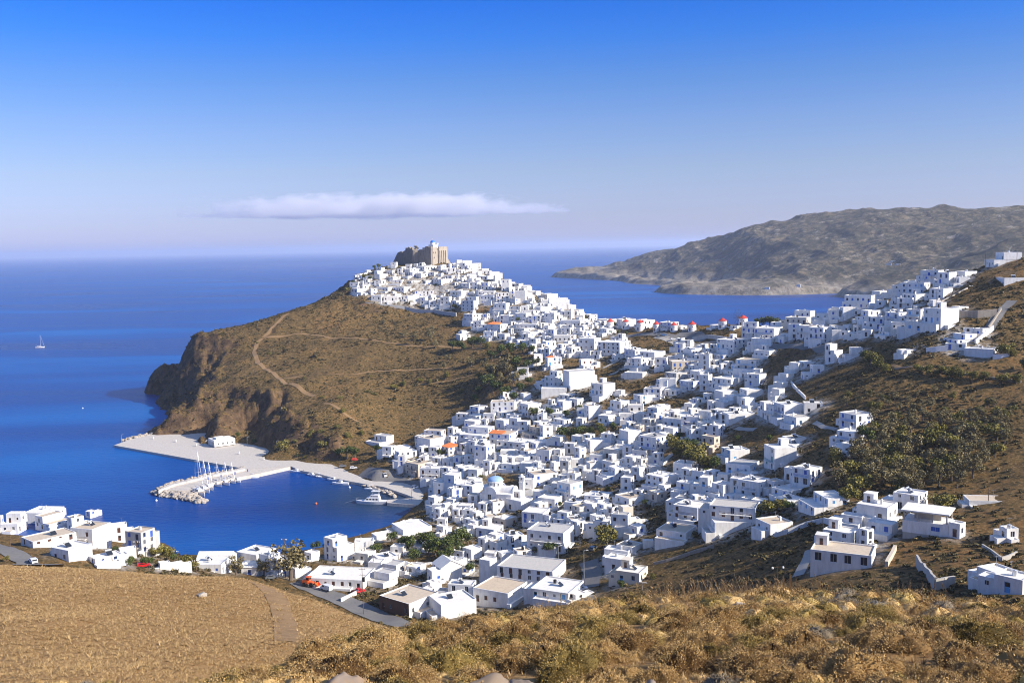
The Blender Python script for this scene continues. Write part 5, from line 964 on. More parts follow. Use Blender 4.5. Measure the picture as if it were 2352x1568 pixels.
# leafy scrub over the bare hillsides: nobody could count it
def scatter(name, protos, P, S, rot, mats, kind='stuff', pick=None, **k):
    vs, fs, off = [], [], 0; pick = nr.integers(0, len(protos), len(P)) if pick is None else pick
    for j, (v, f) in enumerate(protos):
        i = np.nonzero(pick == j)[0]
        if len(i) == 0: continue
        c, s = np.cos(rot[i]), np.sin(rot[i]); x = v[None, :, 0] * c[:, None] - v[None, :, 1] * s[:, None]; y = v[None, :, 0] * s[:, None] + v[None, :, 1] * c[:, None]
        Sx = S[i]; w = np.stack([x * Sx[:, :1] + P[i, :1], y * Sx[:, :1] + P[i, 1:2], v[None, :, 2] * Sx[:, 1:2] + P[i, 2:3]], -1); n = len(v)
        ff = f[None] + (np.arange(len(i)) * n)[:, None, None] + off; vs.append(w.reshape(-1, 3)); fs.append(ff.reshape(-1, f.shape[1])); off += n * len(i)
    return put(bpy.data.objects.new(name, np_mesh(name, np.concatenate(vs), np.concatenate(fs), mats)), kind=kind, **k)
SP = [crown(200 + j, rand_blobs(random.Random(j), 4, .35, .28, .45, .15, .4), 22, .26) for j in range(6)]
n = 165000; t = nr.uniform(R(-22), R(27.5), n); d = np.sqrt(nr.uniform(195 ** 2, 1000 ** 2, n)); X, Y = d * np.sin(t), d * np.cos(t); Zs = z_land(X, Y); slope_ok = Zs > 3
keep = slope_ok.copy(); pth = np.array(PATHS)
idx = np.nonzero(keep)[0]
for i in range(0, len(idx), 20000):
    k = idx[i:i + 20000]; dh = (np.sqrt((X[k, None] - hc[None, :, 0]) ** 2 + (Y[k, None] - hc[None, :, 1]) ** 2) - hr[None] * 1.15).min(1); dp = (np.sqrt((X[k, None] - pth[None, :, 0]) ** 2 + (Y[k, None] - pth[None, :, 1]) ** 2) - pth[None, :, 2] * .5).min(1); keep[k] = (dh > .6) & (dp > .3)
den = np.clip(.55 + fbm(X / 40, Y / 40, 3, 9) * 1.3, .15, 1) * np.where(d < 420, 1.0, .8); keep &= nr.uniform(size=n) < den; k = np.nonzero(keep)[0]; print('scrub', len(k))
sc = np.exp(nr.normal(-.42, .42, len(k))); scatter('hillside_scrub', SP, np.stack([X[k], Y[k], Zs[k] - .05], 1), np.stack([sc * 1.25, sc * nr.uniform(.7, 1.15, len(k))], 1), nr.uniform(0, 6.28, len(k)), [M['scrub']])

# near slope: cushion shrubs, tufts and dry stalks
def cushion(seed, n, flat=.74):
    g = np.random.default_rng(seed)
    def lobe(d): return 1 + .16 * np.sin(3 * np.arctan2(d[:, 1], d[:, 0]) + seed) + .10 * np.sin(7 * np.arctan2(d[:, 1], d[:, 0]) + 2 * seed) + .10 * np.sin(5 * d[:, 2] + seed) + .07 * np.sin(11 * d[:, 0] + seed) * np.cos(9 * d[:, 1])
    d = g.normal(size=(n, 3)); d[:, 2] = np.abs(d[:, 2]) * 1.0 - .02; d /= np.linalg.norm(d, axis=1)[:, None]; c = d * (lobe(d) * g.uniform(.78, .97, n))[:, None] * np.array([1, 1, flat])
    t = d + g.normal(size=(n, 3)) * .45; t /= np.linalg.norm(t, axis=1)[:, None]; ln = g.uniform(.035, .085, (n, 1)); sd = np.cross(t, g.normal(size=(n, 3))); sd /= np.linalg.norm(sd, axis=1)[:, None]; w = g.uniform(.012, .026, (n, 1)) * (1500 / max(n, 900)) ** .3
    v = np.stack([c - sd * w, c + sd * w, c + t * ln], 1).reshape(-1, 3); f = np.arange(n * 3).reshape(-1, 3)
    k, m = 14, 5; hv = np.array([[math.cos(2 * math.pi * i / k) * math.cos(j / m * 1.5), math.sin(2 * math.pi * i / k) * math.cos(j / m * 1.5), math.sin(j / m * 1.5) - (.15 if j == 0 else 0)] for j in range(m + 1) for i in range(k)]); hd = hv / np.linalg.norm(hv, axis=1)[:, None]; hv = hd * (lobe(hd) * .79)[:, None] * np.array([1, 1, flat]); hf = []
    for j in range(m):
        for i in range(k): a, b_, c_, d_ = j * k + i, j * k + (i + 1) % k, (j + 1) * k + (i + 1) % k, (j + 1) * k + i; hf += [[a, b_, c_], [a, c_, d_]]
    return np.concatenate([v, hv]), np.concatenate([f, np.array(hf) + len(v)])
def tuft(seed, n, h=1.0):
    g = np.random.default_rng(seed); a = g.uniform(0, 6.28, n); r = g.uniform(0, .35, n); b = np.stack([r * np.cos(a), r * np.sin(a), np.full(n, -.05)], 1); t = np.stack([np.cos(a) * g.uniform(.1, .8, n), np.sin(a) * g.uniform(.1, .8, n), g.uniform(.45, 1.0, n) * h], 1); s = np.stack([-np.sin(a), np.cos(a), np.zeros(n)], 1) * g.uniform(.03, .07, (n, 1))
    v = np.stack([b - s, b + s, b + t], 1).reshape(-1, 3); return v, np.arange(n * 3).reshape(-1, 3)
CP = [cushion(300 + j, 5000) for j in range(6)]; CL = [cushion(320 + j, 2000) for j in range(6)]; TU = [tuft(340 + j, 20) for j in range(5)]
def near_points(n, d0, d1, a0=-30, a1=30):
    t = nr.uniform(R(a0), R(a1), n); d = np.sqrt(nr.uniform(d0 ** 2, d1 ** 2, n)); return d * np.sin(t), d * np.cos(t), d, t
X, Y, d, t = near_points(9000, 9.5, 60); cl = fbm(X / 7, Y / 7, 3, 61); ok = (nr.uniform(size=len(X)) < np.clip(.8 + cl * 1.2, .25, 1)); X, Y, d = X[ok], Y[ok], d[ok]; S0 = np.minimum(np.exp(nr.normal(-.85, .38, len(X))), np.where(d < 18, .52, .72)); order = np.argsort(-S0); placed = []; keepi = []
cells = {}
for i in order:
    r0 = S0[i]; kx, ky = int(X[i] // 2), int(Y[i] // 2); bad = False
    for a in (-1, 0, 1):
        for b_ in (-1, 0, 1):
            for jx, jy, jr in cells.get((kx + a, ky + b_), ()):
                if (X[i] - jx) ** 2 + (Y[i] - jy) ** 2 < (.84 * (r0 + jr)) ** 2: bad = True; break
    if not bad: cells.setdefault((kx, ky), []).append((X[i], Y[i], r0)); keepi.append(i)
keepi = np.array(keepi); X, Y, d, S0 = X[keepi], Y[keepi], d[keepi], S0[keepi]; Zs = z_near(X, Y); app = S0 / d; big = np.argsort(-app)
vis = [i for i in big if 0 < proj((X[i], Y[i], Zs[i]))[0] < W_ and proj((X[i], Y[i], Zs[i]))[1] < H_ + 30][:120]; vs_ = set(vis); CM_ = {}
for i in vis:
    kd = nr.choice(['cushion', 'cushion', 'cushion_o', 'cushion_g'], p=[.45, .31, .21, .03]); j = int(nr.integers(0, 6))
    if (kd, j) not in CM_: CM_[kd, j] = np_mesh('cushion_shrub', *CP[j], [M[kd]])
    o = bpy.data.objects.new('cushion_shrub', CM_[kd, j]); s = S0[i]; o.location = (X[i], Y[i], Zs[i] - .04); o.rotation_euler = (0, 0, nr.uniform(0, 6.28)); o.scale = (s, s * nr.uniform(.8, 1.1), s * nr.uniform(.75, 1.1))
    c = {'cushion': 'golden brown', 'cushion_o': 'olive brown', 'cushion_g': 'pale grey'}[kd]; put(o, label='rounded %s cushion shrub among its like on the near slope' % c, cat='shrub', group='%s cushion shrubs on the near slope' % c)
rest = np.array([i for i in range(len(X)) if i not in vs_]); print('shrubs', len(vis), len(rest))
for q, (nm, mt, lo, hi) in enumerate((('low_shrub_cover', 'cushion', 0, .68), ('low_olive_shrub_cover', 'cushion_o', .68, .96), ('low_grey_shrub_cover', 'cushion_g', .96, 1.0))):
    hsh = (np.abs(np.sin(X[rest] * 12.9898 + Y[rest] * 78.233)) * 43758.5) % 1; i = rest[(hsh >= lo) & (hsh < hi)]
    scatter(nm, CL, np.stack([X[i], Y[i], Zs[i] - .04], 1), np.stack([S0[i], S0[i] * nr.uniform(.75, 1.1, len(i))], 1), nr.uniform(0, 6.28, len(i)), [M[mt]])
X, Y, d, t = near_points(26000, 9, 62); ok = nr.uniform(size=len(X)) < np.clip(.38 - fbm(X / 7, Y / 7, 3, 61) * .8, .10, 1); X, Y = X[ok], Y[ok]; s = nr.uniform(.08, .20, len(X)); scatter('dry_grass', TU, np.stack([X, Y, z_near(X, Y)], 1), np.stack([s, s], 1), nr.uniform(0, 6.28, len(X)), [M['straw']])
X, Y, d, t = near_points(60000, 56, 160, -31, -4); tr = np.array([p for p in PATHS if math.hypot(p[0], p[1]) < 165]); dp = np.sqrt((X[:, None] - tr[None, :, 0]) ** 2 + (Y[:, None] - tr[None, :, 1]) ** 2).min(1); ok = (dp > .95) & (nr.uniform(size=len(X)) < np.clip(.75 + fbm(X / 9, Y / 9, 3, 71) * .9, .1, 1)); X, Y = X[ok], Y[ok]; s = np.exp(nr.normal(-1.4, .33, len(X)))
scatter('hill_grass', TU, np.stack([X, Y, z_near(X, Y)], 1), np.stack([s * 1.1, s * .6], 1), nr.uniform(0, 6.28, len(X)), [M['straw']])
ok = (nr.uniform(size=len(X)) < .26); s2 = np.exp(nr.normal(-1.6, .32, ok.sum())); scatter('hill_tufts', TU, np.stack([X[ok] + .5, Y[ok], z_near(X[ok] + .5, Y[ok]) - .03], 1), np.stack([s2 * 1.1, s2 * .75], 1), nr.uniform(0, 6.28, ok.sum()), [M['cushion']])
st = MB(); sr = random.Random(4)
for _ in range(420):
    u = sr.choice([sr.uniform(1200, 2200), sr.uniform(1480, 1850)]); p0 = dirpt(u, sr.uniform(40, 50), 0); z = float(z_near(np.array([p0.x]), np.array([p0.y]))[0]); h = sr.uniform(.35, 1.1); lean = sr.uniform(-.45, .05)
    a = Vector((p0.x, p0.y, z)); b_ = a + Vector((lean * h, sr.uniform(-.1, .1), h)); st.bar(a, b_, .012, .006, 3, cap=False)
    for q in range(3): c_ = a.lerp(b_, .75 + .12 * q); st.bar(c_, c_ + Vector((sr.uniform(-.1, .1), sr.uniform(-.1, .1), .12)), .02, .004, 3, cap=False)
st.obj('dry_stalks', M['straw'], kind='stuff')
# ------------------------------------------------------------------ rocks
def rock_np(seed, sub=2, amp=.35):
    import bmesh
    bm = bmesh.new(); bmesh.ops.create_icosphere(bm, subdivisions=sub, radius=1.0); v = np.array([x.co[:] for x in bm.verts]); f = np.array([[q.index for q in p.verts] for p in bm.faces]); bm.free(); g = np.random.default_rng(seed)
    for _ in range(9): n_ = g.normal(size=3); n_ /= np.linalg.norm(n_); c = g.uniform(.45, .85); s = v @ n_; v = v - np.outer(np.clip(s - c, 0, None), n_)
    v = v * (1 + .10 * vnoise(v[:, 0] * 3 + seed, v[:, 1] * 3 + v[:, 2] * 2, seed)[:, None]); return v * g.uniform(.8, 1.2, 3), f
M['rock2'] = plaster('brown_field_rock', (0.22, 0.17, 0.125), (0.34, 0.27, 0.2), .8)
RK = [rock_np(400 + j) for j in range(7)]; P_, S_ = [], []; rr = random.Random(12)
def rocks_along(px, z0, wid, n, s0, s1):
    pts = [at_z(u, v, z0) for u, v in px]
    for _ in range(n): i = rr.randrange(len(pts) - 1); p = pts[i].lerp(pts[i + 1], rr.random()) + Vector((rr.uniform(-wid, wid), rr.uniform(-wid, wid), rr.uniform(-.6, .5))); P_.append(p); s = rr.uniform(s0, s1); S_.append((s, s * .8))
rocks_along([(563, 1075), (480, 1090), (400, 1109), (366, 1123)], .6, 1.6, 190, .7, 1.5); rocks_along([(352, 1131), (380, 1136), (420, 1142), (455, 1150), (464, 1151)], .6, 1.9, 170, .8, 1.7); rocks_along([(366, 1127), (400, 1133), (440, 1137), (455, 1146)], 1.2, 2.2, 130, .8, 1.6); rocks_along([(285, 1010), (330, 1000), (385, 988), (410, 984)], 1.0, 2.5, 170, .8, 1.7); rocks_along([(836, 1113), (860, 1121), (890, 1130), (905, 1139)], .5, 1.5, 110, .5, 1.1)
scatter('rubble_boulders', RK, np.array(P_), np.array(S_), nr.uniform(0, 6.28, len(P_)), [M['boulder']])
for u, dd, s, m, lab in ((770, 15.0, .42, 'rust', 'rock covered in orange lichen at the bottom edge, left of centre'), (1475, 14.6, .36, 'rust', 'dark rock spotted with orange lichen at the bottom edge, right of centre'), (1095, 15.2, .5, 'rock2', 'broad brown stone lying in a shaded hollow at the bottom edge'), (1170, 15.8, .34, 'rock2', 'smaller brown stone right of the broad one at the bottom edge'), (1700, 38, .35, 'boulder', 'pale upright stone near the top of the near slope, right of centre'), (430, 108, .6, 'boulder', 'reddish lone boulder in the middle of the dry grass hill')):
    p = dirpt(u, dd, 0); p.z = float(z_near(np.array([p.x]), np.array([p.y]))[0]); v, f = rock_np(500 + int(u), 4, .35); v = v * (1 + .16 * ridged(v[:, 0] * 2.2 + u, v[:, 1] * 2.2 + v[:, 2] * 1.7, 4, 5)[:, None]); o = bpy.data.objects.new('rock', np_mesh('rock', v * s, f, [M[m]])); o.location = p + Vector((0, 0, s * .12)); put(o, label=lab, cat='rock')
# ------------------------------------------------------------------ boats
M['gel'] = plain('white_gelcoat', (.78, .78, .78), .3, var=.05); M['gelblue'] = plain('dark_blue_hull', (.02, .05, .2), .35); M['deck'] = plain('teak_deck', (.42, .33, .24), .7); M['sailcover'] = plain('blue_sail_cover', (.03, .08, .3), .8); M['alu'] = plain('aluminium_mast', (.72, .72, .72), .4, .3)
M['orange'] = plain('orange_machine_paint', (.75, .13, .02), .5, var=.15); M['red'] = plain('red_car_paint', (.55, .02, .02), .3); M['cwhite'] = plain('white_car_paint', (.72, .72, .72), .3); M['cgrey'] = plain('grey_car_paint', (.22, .24, .26), .3, .3); M['cblue'] = plain('blue_car_paint', (.05, .12, .3), .3); M['awning'] = plain('orange_awning', (.65, .25, .10), .8)
def hull(mb, Ln, Bm, fb, m=0, stern=.75, n=12):
    rows = []
    for i in range(n + 1):
        t = i / n; w = Bm / 2 * (stern + (1 - stern) * min(1, t / .35)) * (1 - max(0, (t - .45) / .55) ** 2.2); x = -Ln / 2 + Ln * t; sh = fb * (1 + .25 * max(0, t - .4)); rk = max(0, t - .8) * Ln * .25
        w = max(w, .03); rows.append([(x - rk * .6, 0, -.5), (x - rk * .4, -w * .72, -.05), (x, -w, sh), (x, -w * .92, sh), (x, w * .92, sh), (x, w, sh), (x - rk * .4, w * .72, -.05)])
    for a, b in zip(rows, rows[1:]):
        for j in range(7): k = (j + 1) % 7; mb.face([a[j], b[j], b[k], a[k]], m if j not in (3,) else 1)
    mb.face(rows[0][::-1], m); mb.face(rows[-1], m)
def boat(u, v, ang, Ln, label, mast=0, cabin=True, hullm='gel', lean=0, group=None, kind='boat', z=0.0):
    P = at_z(u, v, z); root = empty('sailboat' if mast else 'motorboat', P, ang, label=label, cat='sailboat' if mast else 'boat'); B = Ln * (.29 if mast else .34); fb = .09 * Ln if mast else .11 * Ln
    if group: root['group'] = group
    h = MB(); hull(h, Ln, B, fb); h.obj('hull', [M[hullm], M['deck'] if mast else M['gel']], root)
    if cabin:
        c = MB(); x0, x1 = (-Ln * .12, Ln * .22) if mast else (-Ln * .1, Ln * .2); hc = .055 * Ln if mast else .12 * Ln; w = B * .32
        lo = [(x0, -w, fb), (x1, -w * .7, fb), (x1, w * .7, fb), (x0, w, fb)]; hi = [(x0 + .1, -w * .85, fb + hc), (x1 - hc * 1.1, -w * .6, fb + hc), (x1 - hc * 1.1, w * .6, fb + hc), (x0 + .1, w * .85, fb + hc)]
        for i in range(4): j = (i + 1) % 4; c.face([lo[i], lo[j], hi[j], hi[i]])
        c.face(hi); cb = c.obj('cabin', M['gel'], root); g = MB()
        for s in (-1, 1): g.face([(x0 + .2 * (x1 - x0), s * (w * .93 + .03), fb + hc * .45), (x0 + .75 * (x1 - x0), s * (w * .79 + .03), fb + hc * .45), (x0 + .75 * (x1 - x0), s * (w * .74 + .03), fb + hc * .8), (x0 + .2 * (x1 - x0), s * (w * .88 + .03), fb + hc * .8)][::s])
        g.obj('cabin_window', M['carglass'], cb)
    if mast:
        m_ = MB(); mx = Ln * .08; top = Vector((mx + lean, 0, mast)); m_.bar((mx, 0, fb), top, .11, .08, 7)
        for t in (.45, .72): q = Vector((mx, 0, fb)).lerp(top, t); m_.bar(q + Vector((0, -B * .33, 0)), q + Vector((0, B * .33, 0)), .045, n=4)
        mo = m_.obj('mast', M['alu'], root); b_ = MB(); b_.bar((mx, 0, fb + 1.5), (-Ln * .33, 0, fb + 1.4), .09, n=6); b_.obj('boom', M['alu'], root); s = MB(); s.bar((mx - .1, 0, fb + 1.7), (-Ln * .31, 0, fb + 1.58), .2, .12, 8); s.obj('furled_sail', M['sailcover'] if int(u) % 2 else M['gel'], root)
        rg = MB()
        for e in ((Ln * .49, 0, fb + .2), (-Ln * .48, 0, fb), (mx, -B * .45, fb), (mx, B * .45, fb)): rg.bar(e, top, .018, n=3)
        rg.bar((Ln * .48, 0, fb + .3), Vector((Ln * .48, 0, fb + .3)).lerp(top, .93), .07, .05, 5); rg.obj('rigging', M['alu'], root)
    else:
        e = MB(); e.box(-Ln * .5 - .25, -Ln * .5 + .02, -.22, .22, .1, fb + .45); e.obj('outboard_motor', M['rubber'], root)
        if not cabin: s = MB(); s.box(-Ln * .1, Ln * .02, -B * .3, B * .3, fb - .05, fb + .25); s.bar((0, 0, fb), (0, 0, fb + 1.6), .05, n=5); s.box(-Ln * .14, Ln * .08, -B * .3, B * .3, fb + 1.6, fb + 1.66); s.obj('bimini', M['gel'], root)
    return root
A0 = math.atan2(-1, .75)
boat(456, 1133, -.95, 19, 'largest sailing yacht with the tallest mast at the breakwater tip', 23.5, lean=-.6); boat(470, 1126, -.95, 15, 'sailing yacht moored second from the breakwater tip, mast leaning left', 17, lean=-1.2); boat(480, 1121, -.95, 13, 'third sailing yacht from the breakwater tip, close beside two larger ones', 15); boat(497, 1114, -.8, 12.5, 'sailing yacht with blue sail cover in the middle of the breakwater moorings', 13.5)
boat(516, 1110, -.9, 13.5, 'broad white sailing yacht, second from the shore end of the moored yachts', 12.5); boat(531, 1106, -.9, 12, 'sailing yacht with short mast beside the dark sterned motorboat', 11.5); boat(546, 1105, -1.0, 9, 'white motorboat with dark stern at the end of the yacht row', 0); boat(581, 1097, .15, 7, 'small white motorboat alone below the shore end of the breakwater', 0, False)
boat(92, 798, .3, 11.5, 'lone white sailboat out on the open sea at far left', 17.0)
for i, (u, v, a, ln, c, lb) in enumerate(((681, 1084, 2.9, 8.5, True, 'white cabin boat moored at the inner corner of the quay'), (717, 1092, -.7, 7, True, 'white boat moored left in the pair at the middle promenade'), (733, 1096, -.8, 6, False, 'small white boat moored right in the pair at the middle promenade'), (766, 1103, 2.8, 8, True, 'white fishing boat moored behind the larger one at the promenade bend'), (782, 1112, 3.0, 9.5, True, 'white fishing boat with pale red waterline at the promenade bend'), (850, 1124, 3.0, 6.5, False, 'little white open boat at the rocks behind the motor yacht'))): boat(u, v, a, ln, lb, 0, c)
def yacht():
    P = at_z(853, 1156, 0); k = pxm(P); Ln = 15.5; root = empty('motor_yacht', P, math.pi - .10, label='white motor yacht with tall flybridge moored at the end of the short jetty', cat='yacht'); h = MB(); hull(h, Ln, 4.6, 1.5, n=16); h.obj('hull', [M['gel'], M['gel']], root)
    def deckhouse(x0, x1, w, z0, z1, rf, rb, nm, par):
        c = MB(); lo = [(x0, -w, z0), (x1, -w * .8, z0), (x1, w * .8, z0), (x0, w, z0)]; hi = [(x0 + rb, -w * .92, z1), (x1 - rf, -w * .75, z1), (x1 - rf, w * .75, z1), (x0 + rb, w * .92, z1)]
        for i in range(4): j = (i + 1) % 4; c.face([lo[i], lo[j], hi[j], hi[i]])
        c.face(hi); o = c.obj(nm, M['gel'], par); g = MB()
        for s in (-1, 1):
            for q in range(4):
                a, b = x0 + (x1 - x0) * (.12 + .19 * q), x0 + (x1 - x0) * (.25 + .19 * q); f = lambda x, t: s * (w * (1 - .2 * (x - x0) / (x1 - x0)) * (1 - .08 * t) + .03); za, zb = z0 + (z1 - z0) * .35, z0 + (z1 - z0) * .75
                g.face([(a, f(a, .35), za), (b, f(b, .35), za), (b, f(b, .75), zb), (a, f(a, .75), zb)][::s])
        g.obj('cabin_window', M['carglass'], o); return o
    deckhouse(-4.6, 3.6, 1.8, 1.55, 3.3, 1.8, .3, 'saloon', root); deckhouse(-4.2, .9, 1.5, 3.3, 4.5, .9, .3, 'flybridge', root); t = MB()
    for sx in (-3.7, -.6):
        for s in (-1, 1): t.bar((sx, s * 1.2, 4.5), (sx - .4, s * 1.1, 6.3), .06, n=5)
    t.box(-4.6, -.4, -1.4, 1.4, 6.3, 6.42); t.bar((-2.5, 0, 6.4), (-2.8, 0, 8.2), .07, .03, 6); t.lathe([(.02, 6.95), (.3, 6.8), (.3, 6.55), (.02, 6.5)], 10, (-1.4, 0, 0)); t.obj('radar_arch', M['gel'], root)
    rl = MB()
    for s in (-1, 1):
        pts = [(-.5, s * 2.1, 2.4), (3, s * 1.85, 2.55), (5.5, s * 1.2, 2.7), (7.4, s * .25, 2.85)]
        for a, b in zip(pts, pts[1:]): rl.bar(a, b, .03, n=4)
        for p in pts: rl.bar(p, (p[0], p[1], p[2] - .85), .025, n=4)
    rl.obj('bow_rail', M['alu'], root); bw = MB(); bw.bar((7.4, 0, 2.1), (13.5, -.6, .1), .05, n=5); bw.obj('mooring_line', M['alu'], root)
yacht()
def buoy(u, v, m, lab):
    P = at_z(u, v, 0); b = MB(); b.lathe([(.02, -.3), (.5, -.1), (.65, .25), (.45, .65), (.12, .8), (.08, 1.1), (.02, 1.15)], 12); o = b.obj('buoy', M[m], smooth=True); o.location = P; o['label'] = lab; o['category'] = 'buoy'
buoy(190, 938, 'gel', 'white buoy out on the open water left of the cliff'); buoy(359, 1150, 'gel', 'small white buoy off the tip of the boulder breakwater'); buoy(726, 1157, 'orange', 'orange buoy floating in the middle of the harbour'); buoy(803, 1120, 'gel', 'small white mooring buoy near the beach by the motor yacht')
# ------------------------------------------------------------------ vehicles
def car(u, v, ang, m, label, kind='car', group=None, P=None):
    P = P or hit(u, v); P.z += .25; r = empty(kind.replace(' ', '_'), P, ang, label=label, cat=kind); b = MB(); g = MB()
    if group: r['group'] = group
    if kind == 'van': pr = [(-2.3, .35), (-2.35, 1.95), (1.1, 2.0), (1.75, 1.2), (2.35, 1.05), (2.4, .35)]; gl = [(1.14, 1.95), (1.72, 1.25)]
    elif kind == 'pickup': pr = [(-2.4, .45), (-2.4, 1.05), (-.5, 1.05), (-.4, 1.65), (.75, 1.65), (1.35, 1.08), (2.4, .95), (2.4, .45)]; gl = [(.79, 1.6), (1.3, 1.12)]
    else: pr = [(-2.05, .35), (-2.1, .92), (-1.6, 1.42), (.25, 1.46), (1.0, .98), (1.95, .82), (2.05, .35)]; gl = [(.3, 1.43), (.97, 1.02)]
    w = .85
    for s in (-1, 1): b.face([(x, s * w, z) for x, z in (pr if s < 0 else pr[::-1])])
    for (x0, z0), (x1, z1) in zip(pr, pr[1:] + pr[:1]): b.face([(x0, -w, z0), (x0, w, z0), (x1, w, z1), (x1, -w, z1)])
    b.obj('body', M[m], r); (xa, za), (xb, zb) = gl; g.face([(xa + .03, -w * .86, za + .02), (xb + .03, -w * .92, zb + .02), (xb + .03, w * .92, zb + .02), (xa + .03, w * .86, za + .02)])
    zt = za - .08; x0 = -1.5 if kind == 'car' else -.3 if kind == 'pickup' else .2
    for s in (-1, 1): g.face([(x0, s * (w + .01), zb + .05), (xb - .25, s * (w + .01), zb + .05), (xa - .1, s * (w + .01), zt), (x0 + .2, s * (w + .01), zt)][::-s])
    if kind == 'car': g.face([(-1.63, -.7, 1.38), (-2.1, -.72, .98), (-2.1, .72, .98), (-1.63, .7, 1.38)])
    g.obj('window_glass', M['carglass'], r)
    for x in (-1.35, 1.35):
        for s in (-1, 1): wb = MB(); wb.bar((x, s * (w - .15), .32), (x, s * (w + .03), .32), .33, n=12); wb.obj('wheel', M['rubber'], r)
    if kind == 'pickup': bd = MB(); bd.box(-2.3, -.55, -.75, .75, 1.06, 1.35); bd.obj('load', M['brown'], r)
    for s in (-1, 1): l = MB(); l.box(pr[-1][0] - .02, pr[-1][0] + .03, s * .6 - .16, s * .6 + .16, .6, .78); l.obj('headlight', M['lampw'], r)
car(76, 1293, 2.3, 'cwhite', 'white car driving down the coast road at the left edge'); car(750, 1356, 2.5, 'cwhite', 'white van parked by the long low white building', 'van'); car(823, 1363, .6, 'red', 'red pickup truck in the yard beside the wooden power pole', 'pickup'); car(1333, 1357, .2, 'cwhite', 'white pickup parked behind the near slope by the thin lamp pole', 'pickup'); car(1363, 1263, 1.0, 'cgrey', 'pale car parked in the shaded road right of the school'); car(624, 1330, .2, 'cgrey', 'grey car under the big eucalyptus'); car(330, 1303, .4, 'red', 'red car beneath the trees on the left shore')
car(508, 1025, .1, 'cwhite', 'white car parked left of the harbour office on the quay'); car(480, 1016, .1, 'cwhite', 'white car parked beside the quay bollards, left of the harbour office')
for i, (u, v, a, m, l) in enumerate(((1595, 803, .3, 'cwhite', 'leftmost white car in the car park below the windmills'), (1606, 806, .3, 'cwhite', 'white car second from left in the car park below the windmills'), (1616, 808, .4, 'cgrey', 'grey car at the right of the car park row below the windmills'), (1513, 771, .1, 'cgrey', 'dark car parked left of another below the right windmills'), (1525, 772, .1, 'cblue', 'blue car parked on the road below the right windmills'), (1885, 795, 2.8, 'cgrey', 'dark car in the arch shade below the long ridge block'), (1546, 782, .2, 'cwhite', 'white car at the ridge road junction near the lone windmill'))): car(u, v, a, m, l)
car(884, 1095, -1.2, 'cwhite', 'white van standing in the shaded harbour square', 'van'); car(787, 1073, .2, 'cgrey', 'dark car parked on the promenade by a small round bush'); car(812, 1077, .2, 'cwhite', 'white car parked on the promenade near the red stall roof'); car(954, 1121, -.8, 'cwhite', 'white car in the shaded square by the motor yacht jetty'); car(2080, 815, .1, 'cwhite', 'white camper parked by the telegraph pole on the upper right slope', 'van'); car(1600, 1200, .3, 'cblue', 'blue car beside the lane of the lower right houses'); car(1400, 1262, .5, 'cgrey', 'dark car parked beside the tall olive brown tree')
def loader():
    P = hit(712, 1346); P.z += .25; r = empty('loader', P, -.3, label='orange wheel loader parked on the road beside the long white building', cat='loader'); b = MB(); b.box(-2.6, -.3, -.95, .95, .9, 2.0); b.box(-.3, 1.3, -.7, .7, .8, 1.5); b.obj('body', M['orange'], r); c = MB(); c.box(-1.2, .2, -.8, .8, 2.003, 3.1); c.box(-1.35, .35, -.9, .9, 3.1, 3.25); co_ = c.obj('cab', M['orange'], r); g = MB()
    for s in (-1, 1): g.box(-1.0, 0, min(s * .8, s * .83), max(s * .8, s * .83), 2.25, 3.0)
    g.box(.2, .23, -.65, .65, 2.25, 3.0); g.obj('window_glass', M['carglass'], co_)
    for x in (-1.7, 1.0):
        for s in (-1, 1): w = MB(); w.bar((x, s * .75, .7), (x, s * 1.2, .7), .72, n=14); w.obj('wheel', M['rubber'], r)
    a = MB()
    for s in (-1, 1): a.bar((.6, s * .5, 1.5), (2.6, s * .5, .9), .13, n=5)
    a.obj('arm', M['orange'], r); k = MB(); k.face([(2.5, -1.1, 1.3), (2.5, 1.1, 1.3), (2.6, 1.1, .25), (2.6, -1.1, .25)]); k.face([(2.6, -1.1, .25), (2.6, 1.1, .25), (3.7, 1.1, .35), (3.7, -1.1, .35)])
    for s in (-1, 1): k.face([(2.5, s * 1.1, 1.3), (2.6, s * 1.1, .25), (3.7, s * 1.1, .35), (3.1, s * 1.1, 1.1)])
    k.obj('bucket', M['orange'], r)
loader()
